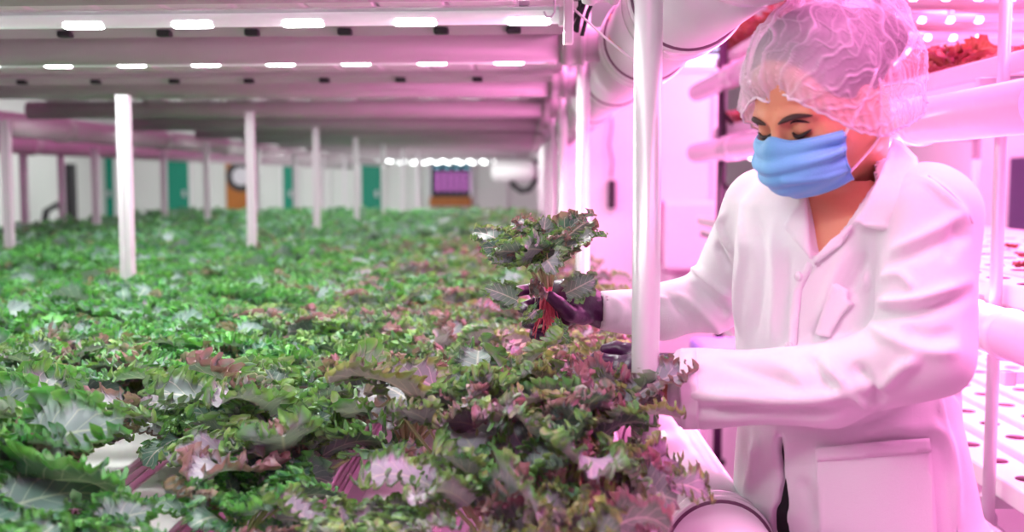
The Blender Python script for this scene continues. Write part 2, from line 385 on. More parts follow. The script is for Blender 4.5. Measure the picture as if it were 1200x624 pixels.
for y in (5.5,5.7):
    MB().sweep([(.052,y,.02-.0*y),(.058,y+.4,-.0)], .006, 6).build('orange_streak', M['plastic_orange'], e)  # orange tubes laid on the duct as streaks
MB().sweep([(.0,9,-.066),(.04,9,-.054),(.066,9,0)], .004, 6).build('orange_streak', M['plastic_orange'], e)
# --- bracket, cable bundle and cord at the duct corner
e = empty('lamp_bracket', at(668,30,2.12)); tag(e, 'white bracket and hook holding the end of the nearest LED bar', 'bracket')
MB().box((-.012,-.015,-.035),(.006,.015,.06)).build('bracket_plate', M['plastic'], e, .003)
MB().sweep([(-.03,-.03,.05),(-.03,-.03,.02),(-.036,-.03,.012),(-.045,-.03,.012),(-.05,-.03,.022)], .0022, 8).build('hook', M['steel'], e)
e = empty('cable_bundle', at(683,0,2.3)); tag(e, 'bundle of black cables dropping beside the nearest LED bar end', 'cables')
for i, (x0, y0, x1, y1_) in enumerate(((692,-6,676,38),(698,-6,682,42),(688,-6,672,36),(680,-8,668,30))):
    p0 = at(x0,y0,2.3); p1 = at(x1,y1_,2.32); c = e.location
    MB().sweep([p0-c, (p0*.6+p1*.4)-c+Vector((.006*i-.01,0,0)), p1-c], .0045, 8).build('cable', M['black'], e)
MB().box((-.03,-.02,.0),(.05,.02,.018)).build('cable_box', M['black'], e, .004)
c0 = at(673,11,2.1); c1 = at(746,74,2.05)
o = MB().sweep([Vector((0,0,0)), (c1-c0)*.5+Vector((0,0,-.003)), c1-c0], .0022, 8).build('taut_string', M['string'], None, at_=c0); tag(o, 'thin white cord stretched from the LED bar end to the nearest post', 'cord')
# ================================================================ kale
def kale_material(name, faces, greens, edge2, rib, edge_amt):
    """leaf blade: waxy grey-green/lilac faces, bright curled margin, pale midrib and side veins"""
    m = bpy.data.materials.new(name); m.use_nodes = True; nt = m.node_tree; N = nt.nodes; L = nt.links
    b = N['Principled BSDF']; b.inputs['Roughness'].default_value = .36; b.inputs['Specular IOR Level'].default_value = .55
    b.inputs['Sheen Weight'].default_value = .12
    uv = N.new('ShaderNodeUVMap'); sx = N.new('ShaderNodeSeparateXYZ'); L.new(uv.outputs[0], sx.inputs[0])
    at_ = N.new('ShaderNodeAttribute'); at_.attribute_name = 'tone'; sc = N.new('ShaderNodeSeparateColor'); L.new(at_.outputs['Color'], sc.inputs[0])
    oi = N.new('ShaderNodeObjectInfo')
    def math_(op, a, bb=None, c=None, clamp=False):
        n = N.new('ShaderNodeMath'); n.operation = op; n.use_clamp = clamp
        for i, x in enumerate((a, bb, c)):
            if x is None: continue
            if isinstance(x, (int, float)): n.inputs[i].default_value = x
            else: L.new(x, n.inputs[i])
        return n.outputs[0]
    def mix(f, a, bb):
        n = N.new('ShaderNodeMix'); n.data_type = 'RGBA'
        if isinstance(f, float): n.inputs[0].default_value = f
        else: L.new(f, n.inputs[0])
        for i, x in ((6, a), (7, bb)):
            if isinstance(x, tuple): n.inputs[i].default_value = (*x, 1)
            else: L.new(x, n.inputs[i])
        return n.outputs[2]
    e = math_('ABSOLUTE', math_('MULTIPLY_ADD', sx.outputs[0], 2.0, -1.0))
    tc = N.new('ShaderNodeTexCoord'); nz = N.new('ShaderNodeTexNoise'); nz.inputs['Scale'].default_value = 28; L.new(tc.outputs['Object'], nz.inputs['Vector'])
    nb = N.new('ShaderNodeTexNoise'); nb.inputs['Scale'].default_value = 9; L.new(tc.outputs['Object'], nb.inputs['Vector'])
    tone = math_('ADD', sc.outputs[0], math_('MULTIPLY_ADD', oi.outputs['Random'], .5, -.25), None, True)
    face = mix(tone, faces[0], faces[1])
    face = mix(math_('MULTIPLY', nb.outputs[0], .30), face, greens[0])
    edge = mix(math_('MULTIPLY_ADD', nz.outputs[0], 2.4, -.7, True), greens[1], greens[2])
    edge = mix(math_('MULTIPLY', math_('GREATER_THAN', sc.outputs[1], 1-edge_amt), .85), edge, edge2)
    edge = mix(math_('MULTIPLY_ADD', nb.outputs[0], 3.5, -1.85, True), edge, mix(.35, faces[1], greens[1]))
    ef = math_('MULTIPLY_ADD', math_('ADD', e, math_('MULTIPLY_ADD', nz.outputs[0], .5, -.25)), 3.4, -2.05, True)
    col = mix(ef, face, edge)
    # side veins
    vv = math_('ABSOLUTE', math_('MULTIPLY_ADD', math_('FRACT', math_('MULTIPLY_ADD', sx.outputs[1], 6.5, math_('MULTIPLY', e, -2.2))), 2.0, -1.0))
    vf = math_('MULTIPLY', math_('GREATER_THAN', vv, .90), math_('LESS_THAN', e, .72))
    col = mix(math_('MULTIPLY', vf, .45), col, rib)
    rf = math_('SUBTRACT', 1.0, math_('MULTIPLY', e, 16.0), None, True)
    col = mix(math_('MULTIPLY', rf, .9), col, rib)
    L.new(col, b.inputs['Base Color'])
    # thin leaf: light passes through
    tr = N.new('ShaderNodeBsdfTranslucent'); ms = N.new('ShaderNodeMixShader'); ms.inputs[0].default_value = .22
    tcol = mix(.35, col, (.30,.62,.05)); L.new(tcol, tr.inputs[0]); L.new(b.outputs[0], ms.inputs[1]); L.new(tr.outputs[0], ms.inputs[2])
    L.new(ms.outputs[0], N['Material Output'].inputs[0])
    bp = N.new('ShaderNodeBump'); bp.inputs['Strength'].default_value = .5; bp.inputs['Distance'].default_value = .004
    L.new(math_('ADD', nz.outputs[0], math_('MULTIPLY', vf, .6)), bp.inputs['Height']); L.new(bp.outputs[0], b.inputs['Normal'])
    return m
KM = [kale_material('green_kale_leaf', ((.05,.18,.12),(.42,.47,.54)), ((.015,.17,.06),(.012,.24,.05),(.16,.54,.09)), (.30,.20,.14), (.50,.64,.46), .08),
      kale_material('mixed_kale_leaf', ((.08,.18,.15),(.50,.44,.57)), ((.03,.17,.07),(.03,.23,.06),(.28,.50,.12)), (.36,.14,.20), (.62,.60,.52), .16),
      kale_material('purple_kale_leaf', ((.13,.15,.16),(.58,.36,.58)), ((.06,.15,.07),(.09,.19,.06),(.42,.46,.14)), (.38,.09,.20), (.68,.50,.52), .34)]  # lilac faces carry painted pink light besides the purple variety
SM = [mat('green_kale_stalk', (.30,.48,.14), .45, noise=.2, nscale=20), mat('pale_kale_stalk', (.45,.42,.22), .45, noise=.25, nscale=20), mat('red_kale_stalk', (.60,.20,.14), .45, noise=.3, nscale=20)]
def leaf_np(rg, L, W, ns, nt, a0, curl, R, fr, cup):
    s = np.linspace(0, 1, ns)[:, None]; u = np.linspace(-1, 1, nt)[None, :]; t = np.sign(u)*np.abs(u)**.75
    prof = np.sin(PI*np.clip(s**.72, 0.03, .985))**.5
    ph = rg.uniform(0, 6.28, 6)
    lob = .66 + .42*np.abs(np.sin(PI*3.0*s+ph[0]*.5+.4*np.sign(t)))**.7 + .07*np.sin(2*PI*7*s+ph[1])
    w = W*.5*prof*(1+(lob-1)*np.abs(t))
    ang = a0 - curl*s[:, 0]**1.3
    dx = np.cos(ang)*L/(ns-1); dz = np.sin(ang)*L/(ns-1)
    cx = np.concatenate([[0], np.cumsum(dx[:-1])]); cz = np.concatenate([[0], np.cumsum(dz[:-1])])
    nx, nz = -np.sin(ang)[:, None], np.cos(ang)[:, None]
    ta = np.abs(t); e = np.clip((ta-.46)/.46, 0, 1)**1.3; rim = np.clip((ta-.82)/.18, 0, 1)
    sg = np.sign(t)*.9
    q1 = 2*PI*fr*s + ph[2]*sg + 2.0*np.sin(2*PI*1.7*s+ph[3]) + .8*np.sin(2*PI*4.3*s+ph[5]*sg); q2 = 2*PI*fr*2.1*s + ph[4] + sg*2
    am = .65+.6*np.abs(np.sin(2*PI*1.3*s+ph[0]*sg)); wv = am*(np.tanh(1.6*np.sin(q1)) + .62*np.sin(q2))
    off = e*R*wv*(1-.35*rim) + cup*W*t**2 + .06*W*np.sin(2*PI*1.5*s+ph[5])*t
    along = e*R*(.85*am*np.cos(q1+.5) + .5*np.cos(q2+1))
    y = t*w*(1 - .18*e*(1+np.sin(q1+.8))*.5) - np.sign(t)*rim*R*.9*(.6+.5*np.cos(q1*.93+1))
    x = cx[:, None] + nx*off + np.cos(ang)[:, None]*along
    z = cz[:, None] + nz*off + np.sin(ang)[:, None]*along
    V = np.stack([x, y + 0*x, z], -1).reshape(-1, 3)
    i = np.arange(ns-1)[:, None]*nt + np.arange(nt-1)[None, :]
    Fq = np.stack([i, i+1, i+nt+1, i+nt], -1).reshape(-1, 4)
    UV = np.stack([(t*.5+.5)+0*s, s+0*t], -1).reshape(-1, 2)
    return V, Fq, UV
def xf(V, az, p, roll=0.0):
    if roll:
        c, s = math.cos(roll), math.sin(roll); V = np.stack([V[:,0], V[:,1]*c - V[:,2]*s, V[:,1]*s + V[:,2]*c], -1)
    c, s = math.cos(az), math.sin(az)
    return np.stack([V[:,0]*c - V[:,1]*s, V[:,0]*s + V[:,1]*c, V[:,2]], -1) + np.asarray(p)
def sweep_np(P, r, n=6):
    mb = MB().sweep(P, r, n, caps=False); return np.array(mb.v), np.array(mb.f)
def kale_proto(seed, nl, ns, nt, hscale=1.0, upright=0.0, size=1.0):
    rg = np.random.default_rng(seed); LV, LF, LU, LC = [], [], [], []; SV, SF = [], []; nv = 0; sv = 0
    for k in range(nl):
        a = k/(nl-1.0); a = a if ns < 50 else a**.75                      # 0 outer .. 1 inner
        az = k*2.39996 + rg.uniform(-.25, .25)
        el = math.radians(38 + 42*a + 22*upright + rg.uniform(-8, 8)); pl = (.125 - .045*a)*rg.uniform(.85,1.15)*hscale
        Lf = (.128 - .070*a)*rg.uniform(.85, 1.2)*size; Wf = Lf*rg.uniform(.80, 1.0)
        p0 = np.array([.006*math.cos(az), .006*math.sin(az), .0]); 
        tip = p0 + np.array([math.cos(az)*math.cos(el)*pl, math.sin(az)*math.cos(el)*pl, math.sin(el)*pl])
        mid = (p0+tip)/2 + np.array([-math.cos(az)*.006, -math.sin(az)*.006, .004])
        a0 = el*.75; curl = rg.uniform(.7, 1.5)*(1-.35*a)
        V, Fq, UV = leaf_np(rg, Lf, Wf, ns, nt, a0, curl, ((.0068 if ns > 70 else .0080)+.002*a)*size*rg.uniform(.8,1.2), (rg.uniform(9, 11) if ns > 45 else rg.uniform(7.5,9) if ns > 30 else 5 if ns > 14 else 3), rg.uniform(.0,.16)+.12*a)
        V = xf(V, az, tip, rg.normal(0, .5))
        LV.append(V); LF.append(Fq+nv); LU.append(UV); nv += len(V)
        c = np.zeros((len(V), 4)); c[:,0] = np.clip(rg.beta(1.3,1.5)*(1-.55*a), 0, 1); c[:,1] = rg.random(); c[:,3] = 1; LC.append(c)
        v, f = sweep_np([p0, mid, tip], [.0035*size, .003*size, .0022*size], 5 if nt < 9 else 7); SV.append(v); SF.append(f+sv); sv += len(v)
    return (np.vstack(LV), np.vstack(LF), np.vstack(LU), np.vstack(LC)), (np.vstack(SV), np.vstack(SF))
protos = {}
def proto_meshes(kind, seed, mi, nl, ns, nt, **kw):
    (V, Fq, UV, C), (sv, sf) = kale_proto(seed, nl, ns, nt, **kw)
    return np_mesh('kale_foliage', V, Fq, KM[mi], True, UV, C), np_mesh('kale_stalks', sv, sf, SM[mi])
for mi in range(3):
    protos['near', mi] = [proto_meshes('near', 100+mi*10+j, mi, 21, 92, 19, size=1.12) for j in range(3)]
    protos['mid', mi] = [proto_meshes('mid', 200+mi*10+j, mi, 20, 58, 13) for j in range(4)]
protos['tall', 1] = [proto_meshes('tall', 400+j, 1, 22, 92, 19, size=1.0, hscale=1.75, upright=.3) for j in range(2)]
protos['tall', 2] = [proto_meshes('tall', 410+j, 2, 22, 92, 19, size=1.0, hscale=1.55, upright=.3) for j in range(2)]
# --- where each plant stands
spots = []
rg = np.random.default_rng(11)
rows_x = [(x, .0) for x, w in ch_x]
FIELD_END = 10.9
for ci, (cx, w) in enumerate(ch_x):
    y = .98 + rg.uniform(0, .1) + (.09 if ci % 2 else 0)
    while y < FIELD_END:
        xx = cx + rg.uniform(-.02, .02); yy = y + rg.uniform(-.02, .02)
        if xx > -.47*yy - .35: spots.append((xx, yy, ci))
        y += .175 if yy < 5 else .19
def pix(x, y, z):
    v = CAM_ROT.transposed() @ (Vector((x, y, z)) - CAM); return 600 + F*v.x/-v.z, 312 - F*v.y/-v.z
# the plant in the hand leaves its hole empty; gaps in the foreground where channels show
gaps = [(150,508,.08),(215,595,.05),(705,575,.11),(515,575,.08)]
keep = []; young = set()
for (x, y, ci) in spots:
    px, py = pix(x, y, TRAY_Z+.05)
    cut = False
    for gx, gy, gr in gaps:
        Yg = .484*F/(gy-208); 
        if y > Yg+.06 or y < .98: continue
        rx_ = ((gx-612)/F)*y; hr = .484-(gy-208)/F*y        # how far the sight line passes beside and above this plant
        if hr < .20 and abs(x-rx_) < gr: cut = True
        elif hr < .20 and abs(x-rx_) < gr+.07: young.add((x, y))
    if cut: continue
    if x > .0 and y < 1.30 and ci == 0: continue
    if abs(x-.10) < .1 and 1.68 < y < 1.98: continue
    keep.append((x, y, ci))
spots = sorted(keep, key=lambda s: s[1])
def variety(x, y):
    """kale set purpler towards the aisle: part variety, part pink light put in"""
    g = (x+.9)/1.0 + rg.normal(0, .22) - max(0, (y-3))*.02
    return 2 if g > .93 else 1 if g > .35 else 0
vn = ['green','lilac-green','purple']
def word_place(px, py, x, y):
    d = 'in the blurred foreground' if y < 1.5 else 'in focus mid-bed' if y < 2.6 else 'in the middle distance' if y < 4.5 else 'far down the bed'
    cols = ['at the left edge','left of the first slotted post','right of the first slotted post','below the second slotted post','left of the held plant','beside the aisle']
    i = 0 if px < 60 else 1 if px < 150 else 2 if px < 270 else 3 if px < 430 else 4 if px < 600 else 5
    return d, cols[i]
EXTRA = [(.05,1.47,1,.92,1.0),(.0,1.53,2,.95,1.0),(.085,1.62,2,.7,1.0),(-.07,1.55,1,.9,1.0),(.050,1.24,2,.50,.85),(-.03,1.36,1,.8,1.0),(.112,1.40,2,.55,1.0)]
N_IND = 281
stuff = []; used_lab = {}
for i, (x, y, ci) in enumerate(spots):
    mi = variety(x, y); rot = rg.uniform(0, 6.28); sc = rg.uniform(.88, 1.15)
    zs = sc*rg.uniform(.92, 1.08)
    if y < 1.25: zs *= .86
    if y < 1.5 and x > -.15: zs *= .92
    if y > 2.4: zs *= 1.08
    if (x, y) in young: sc *= .62; zs *= .58
    if i >= N_IND: stuff.append((x, y, mi, rot, sc, zs)); continue
    fm, sm_ = random.choice(protos['near' if y < 1.9 else 'mid', mi])
    o = bpy.data.objects.new('kale_plant', fm); COL.objects.link(o); o.location = (x, y, TRAY_Z+.001); o.rotation_euler = (0, 0, rot); o.scale = (sc, sc, zs)
    st = bpy.data.objects.new('stalks', sm_); COL.objects.link(st); st.parent = o
    px, py = pix(x, y, TRAY_Z+.2); d, c = word_place(px, py, x, y)
    used_lab.setdefault((vn[mi], d, c), []).append((o, x, y, px, ci))
for (v, d, c), L_ in used_lab.items():
    grp = '%s kale %s, %s' % (v, d, c)
    if len(L_) == 1:
        tag(L_[0][0], 'only %s kale %s, %s' % (v, d, c), 'kale plant', grp)
    elif len(L_) <= 4:
        L_.sort(key=lambda q: q[2]); wd = ['nearest','second nearest','third nearest','farthest'] if len(L_) == 4 else ['nearest','middle','farthest'] if len(L_) == 3 else ['nearer','farther']
        for (o, *_), n in zip(L_, wd): tag(o, '%s %s kale %s, %s' % (n, v, d, c), 'kale plant', grp)
    else:
        for (o, *_) in L_: tag(o, '%s kale %s, %s' % (v, d, c), 'kale plant', grp)
# --- the rest of the bed, merged
low = {mi: [kale_proto(300+mi*10+j, 12, 13, 7, size=1.1) for j in range(3)] for mi in range(3)}
for mi in range(3):
    VV, FF, UU, CC = [], [], [], []; n = 0
    for (x, y, m2, rot, sc, zs) in stuff:
        if m2 != mi: continue
        (V, Fq, UV, C), _ = low[mi][int(rg.integers(3))]
        W = xf(V*np.array([sc, sc, zs]), rot, (x, y, TRAY_Z)); C2 = C.copy(); C2[:,0] = np.clip(C2[:,0]+rg.uniform(-.2,.2), 0, 1)
        VV.append(W); FF.append(Fq+n); UU.append(UV); CC.append(C2); n += len(W)
    if not VV: continue
    me = np_mesh('distant_kale', np.vstack(VV), np.vstack(FF), KM[mi], True, np.vstack(UU), np.vstack(CC))
    o = bpy.data.objects.new('distant_kale_bed', me); COL.objects.link(o)
    tag(o, 'distant mass of %s kale filling the far end of the bed' % vn[mi], 'kale bed', None, 'stuff')
print('kale', len(spots), 'stuff', len(stuff))
for k, (x, y, mi, s_, z_) in enumerate(EXTRA):
    fm, sm_ = protos['tall' if k < 4 else 'near', mi][k % 2]; o = bpy.data.objects.new('kale_plant', fm); COL.objects.link(o); o.location = (x, y, TRAY_Z+.001); o.rotation_euler = (0,0,1.3*k+2.2); o.scale = (s_, s_, z_)
    st = bpy.data.objects.new('stalks', sm_); COL.objects.link(st); st.parent = o
    tag(o, ['tall curly kale hiding the near gloved hand, left of the nearest round post','tall purple kale just left of the near gloved hand','purple kale directly behind the foot of the nearest round post','mixed kale below the held root bundle','small purple kale in front of the nearest round post foot','mixed kale between the aisle-side channel and its neighbour','small purple kale touching the nearest round post'][k], 'kale plant', 'kale plants under the gloved hands')
# ================================================================ the rack across the aisle
RX = 1.0
def rpost(x, y, z1, r, label, m='alu', z0=0):
    e = empty('rack_post', (x, y, 0)); tag(e, label, 'post', 'posts of the rack across the aisle')
    MB().tube((0,0,0),(0,0,z1), r, 20).build('tube', M[m], e); MB().tube((0,0,0),(0,0,.02), r*1.9, 16).build('foot', M['black'], e)
    return e
M['purplepost'] = mat('dark_violet_post', (.10,.03,.10), .4, noise=.1)
rpost(.955, 2.235, 3.0, .0125, 'nearest thin post of the rack across the aisle, right of the person')
rpost(.955, 5.35, 3.0, .022, 'dark violet post at the far end of the rack across the aisle', 'purplepost')
rpost(.955, 3.85, 3.0, .0125, 'thin aisle-side post hidden mostly behind the hair net')
rpost(2.05, 2.9, 2.05, .016, 'rear post at the right edge of the picture')
rpost(2.05, 5.05, 2.02, .020, 'white rear post seen right of the hair net')
rpost(2.05, 6.3, 2.02, .020, 'white rear post showing just above the hair net')
rpost(2.05, 7.6, 2.02, .020, 'rear post farthest along the rack across the aisle')
def along(name, label, cat, x, z, r, y0, y1, joints, mt, grp=None):
    e = empty(name, (x, y0, z)); tag(e, label, cat, grp)
    MB().tube((0,0,0),(0,y1-y0,0), r, 36).build('pipe', mt, e)
    for y in joints:
        y -= y0; MB().steps((0,y,0),(0,y+.3,0),[(0,r),(.003,r*1.08),(.018,r*1.13),(.035,r*1.08),(.05,r*1.05),(.17,r*1.05),(.185,r*1.09),(.20,r*1.13),(.218,r*1.08),(.222,r)],36).build('coupling', mt, e)
    for y in (y0+.5, (y0+y1)/2, y1-.4): MB().box((r*.2,y-y0-.012,r*.7),(.13,y-y0+.012,r*.7+.012)).build('bracket', M['alu'], e)
    return e
DP = mat('satin_pink_white_pipe', (.72,.66,.72), .25, noise=.06, coat=.3)
along('drain_pipe', 'big white drain pipe behind the hair net on the rack across the aisle', 'pipe', 0.888, 1.4+.125, .050, 1.90, 5.7, (2.48,3.5,4.6), DP, 'long drain pipes across the aisle')
along('drain_pipe', 'lower white drain pipe right of the coat at elbow height', 'pipe', 0.896, 1.4-.290, .044, 1.85, 4.0, (2.02,3.2), DP, 'long drain pipes across the aisle')
along('drain_pipe', 'top white drain pipe under the red lettuce, left of the hair net', 'pipe', 0.890, 1.4+.43, .046, 3.0, 5.7, (3.4,4.6), DP, 'long drain pipes across the aisle')
# growing channels with planting holes
HOLE = mat('dark_planting_cup', (.16,.02,.08), .6, noise=.2)
def channel(x, z, y0, y1, w, label, grp, holes=True, first=True, ph=0.0):
    e = empty('growing_channel', (x, y0, z)); tag(e, label, 'channel', grp)
    MB().box((-w/2,0,0),(w/2,y1-y0,.045)).build('trough', M['channel'], e, .006, 3)
    if holes:
        mb = MB(); mb.steps((0,0,.0440),(0,0,.047),[(0,.024),(.0018,.0245),(.0022,.022),(.001,.019)],20); c0 = mb.build('planting_cup', HOLE, e); c0.location = (0,.1+ph,0)
        n = int((y1-y0-.2-ph)/.15)
        for k in range(1, n): c = c0.copy(); COL.objects.link(c); c.parent = e; c.location = (0,.1+ph+.15*k,0)
    return e
for k in range(8):
    channel(1.04+.14*k, 1.4-.665, 1.55, 6.2, .105, 'perforated white channel on the lowest shelf, %s from the aisle' % ['first','second','third','fourth','fifth','sixth','seventh','eighth'][k], 'perforated channels on the lowest shelf', ph=.07*(k % 2))
for k in range(8):
    channel(1.03+.14*k, 1.4-.262, 1.85, 6.2, .11, 'white seedling channel at elbow height across the aisle, %s from the aisle' % ['first','second','third','fourth','fifth','sixth','seventh','eighth'][k], 'seedling channels', holes=k < 6, ph=.05*(k % 2))
for k in range(7):
    channel(1.04+.16*k, 1.4+.205, 2.0, 5.7, .13, 'white channel carrying red lettuce beside the hair net, %s from the aisle' % ['first','second','third','fourth','fifth','sixth','seventh'][k], 'lettuce channels of the middle tier', holes=False)
    channel(1.04+.16*k, 1.4+.555, 2.4, 5.7, .13, 'channel of the top tier seen from below, %s from the aisle' % ['first','second','third','fourth','fifth','sixth','seventh'][k], 'channels of the top tier', holes=False)
# cross beams and rails
def beam(y, z, label, s=.014):
    o = MB().box((.93,-s,-s),(2.2,s,s)).build('cross_beam', M['alu'], None, .002, at_=(0,y,z)); tag(o, label, 'beam', 'cross beams of the rack across the aisle')
for y in (2.3,3.9,5.4):
    for z, nm_ in ((1.4-.68,'lowest shelf'),(1.4-.277,'seedling shelf'),(1.4+.20-.011,'middle lettuce tier'),(1.4+.54,'top tier')):
        beam(y, z, 'cross beam under the %s, %s one' % (nm_, {2.3:'nearest',3.9:'middle',5.4:'far'}[y]))
o = MB().sweep([(.93,1.6,1.4-.70),(.93,5.9,1.4-.70)], .012, 16).build('side_rail', M['alu']); tag(o, 'thin round rail along the lowest shelf at bottom right', 'rail')
e = empty('rail_clamp', (.955,2.262,1.4-.70)); tag(e, 'metal clamp joining the thin rail to the post at bottom right', 'clamp')
MB().steps((0,-.03,0),(0,.03,0),[(0,.017),(.004,.021),(.05,.021),(.06,.017)],20).build('clamp_body', M['steel'], e); MB().tube((0,.0,0),(.06,-.05,-.07),.012,12).build('brace_pipe', M['alu'], e)
e = empty('shelf_fascia', (.965,1.85,1.4-.31)); tag(e, 'pink shelf edge with dark gap and orange tag right of the coat', 'shelf edge')
MB().box((0,0,0.008),(.012,4.2,.030)).build('fascia', M['channel'], e, .002)
MB().box((.004,.0,-.008),(.05,4.2,.004)).build('dark_gap_strip', M['purplepost'], e)  # dark strip set in for the gap below the shelf edge
MB().box((-.003,.58,.010),(.0,.66,.022)).build('orange_tag', mat('orange_tag',(.85,.35,.05),.5,noise=.1), e)
# red seedlings in the elbow-height channels
RL = kale_material('red_lettuce_leaf', ((.30,.02,.04),(.50,.06,.09)), ((.22,.02,.03),(.42,.02,.04),(.70,.10,.12)), (.5,.05,.2), (.8,.3,.3), .4)
lm = []
for j in range(3):
    (V_, Q_, U_, C_), (a_, b_) = kale_proto(500+j, 16, 16, 9, hscale=.34, size=.72, upright=.35); lm.append((np_mesh('lettuce_foliage', V_, Q_, RL, True, U_, C_), np_mesh('lettuce_stalks', a_, b_, SM[2])))
def lettuce(x, y, z, s, label, grp):
    f_, s_ = random.choice(lm); o = bpy.data.objects.new('red_lettuce', f_); COL.objects.link(o); o.location = (x,y,z); o.scale = (s,s,s); o.rotation_euler = (0,0,random.uniform(0,6)); tag(o, label, 'lettuce', grp)
    if s > .6: st = bpy.data.objects.new('stalks', s_); COL.objects.link(st); st.parent = o
for k in range(3):
    for i in range(16):
        y = 2.72+i*.19; 
        if k == 2 and i > 8: continue
        lettuce(1.05+.16*k, y+random.uniform(-.02,.02), 1.4+.251, random.uniform(.78,.98), 'red lettuce on the middle tier across the aisle, %s row from the aisle' % ['first','second','third'][k], 'red lettuces, middle tier, row %s' % ['one','two','three'][k])
        if y > 3.0: lettuce(1.05+.16*k, y, 1.4+.601, random.uniform(.9,1.15), 'red lettuce on the top tier left of and above the hair net, %s row' % ['first','second','third'][k], 'red lettuces, top tier, row %s' % ['one','two','three'][k])
for k, (xx, yy) in enumerate(((1.17,2.6),(1.31,2.9),(1.17,3.2),(1.45,3.3),(1.31,3.6),(1.45,4.1))):
    lettuce(xx, yy, 1.4-.262+.046, .26, 'tiny red seedling in the elbow-height channels, %s from the camera' % ['first','second','third','fourth','fifth','sixth'][k], 'tiny red seedlings')
# LED bars and cross pipes under the tiers
def pbar(y, z, k, tier, x1=2.2):
    hang = (.08 if z > 1.7 else .105 if z > 1.3 else .138)
    e = empty('led_bar', (.97, y, z)); tag(e, 'pink-white LED bar under the %s, %s from the camera' % (tier, ['first','second','third','fourth','fifth','sixth','seventh','eighth'][k]), 'LED bar', 'LED bars across the aisle')
    MB().sweep([(.01,0,0),(x1-.97,0,0)], [1,1], 10, sq=(.012,.012)).build('tube', M['tubep'], e); MB().box((-.012,-.014,-.014),(.012,.014,.014)).build('end_cap', M['plastic'], e, .003)
    for hx in ((.3,.9) if x1 > 2 else (.2,)): MB().box((hx,-.008,.01),(hx+.016,.008,hang)).build('hanger', M['steel'], e)
    c0 = None
    for i in range(int((x1-.97-.06)/.085)):
        if c0 is None: mb = MB(); mb.sweep([(-.015,0,0),(-.008,0,0),(.008,0,0),(.015,0,0)], [.2,1,1,.2], 8, sq=(.0135,.012)); c0 = mb.build('led_cluster', M['ledp'], e); c = c0
        else: c = c0.copy(); COL.objects.link(c); c.parent = e
        c.location = (.05+.085*i, 0, -.004)
def cpipe(y, z, k, tier):
    e = empty('cross_drain_pipe', (.99, y, z)); tag(e, 'pink-lit cross pipe under the %s, %s from the camera' % (tier, ['first','second','third','fourth','fifth','sixth','seventh','eighth'][k]), 'pipe', 'cross pipes across the aisle')
    MB().tube((0,0,0),(1.21,0,0), .030, 20).build('pipe', DP, e); MB().tube((0,0,0),(.04,0,0), .036, 20).build('coupling', DP, e)
for k in range(7): pbar(2.95+.42*k, 1.4+.475, k, 'top tier', 2.2)
for k in range(6): cpipe(3.15+.42*k, 1.4+.495, k, 'top tier')
for k in range(2): pbar(4.9+.5*k, 1.4+.100, k, 'middle tier', 1.22)
for k in range(5): pbar(2.2+.75*k, 1.4-.40, k, 'seedling tier')
# cables and small things at the rack's far end
e = empty('cable_loops', (.93,5.2,1.4)); tag(e, 'loops of dark cable beside the violet post at the far rack end', 'cables')
for (a, b, sag) in ((.32,.30,.10),(.20,.16,.07),(-.02,-.02,.06)):
    MB().sweep([(.0+.22*t,.0,a+(b-a)*t-4*sag*t*(1-t)) for t in [i/10 for i in range(11)]], .010, 8).build('cable', M['cable'], e)
MB().sweep([(0,0,.5),(.005,0,.2),(-.005,0,-.1),(0,0,-.9)], .010, 8).build('cable', M['cable'], e)
MB().box((-.012,-.03,.09),(.012,-.0,.14)).build('blue_connector', mat('blue_connector',(.02,.12,.7),.4,noise=.1), e)
e = empty('storage_bin', (.70,4.0,0)); tag(e, 'violet-blue bin on thin legs standing in the aisle between the two coat sleeves', 'bin')
MB().box((-.07,-.16,.70),(.19,.16,.80)).build('bin_body', mat('violet_blue_bin',(.30,.24,.72),.4,noise=.1), e, .02)
for a_ in (-.06,.17):
    for b_ in (-.14,.14): MB().box((a_,b_,0),(a_+.012,b_+.012,.705)).build('leg', DP, e)
o = MB().box((-.25,-.3,0),(.25,.3,1.55)).build('equipment_cabinet', mat('violet_cabinet',(.12,.03,.2),.4,noise=.1), None, .01, at_=(3.95,8.2,0)); tag(o, 'dark violet cabinet far behind the right rack at the picture edge', 'cabinet')
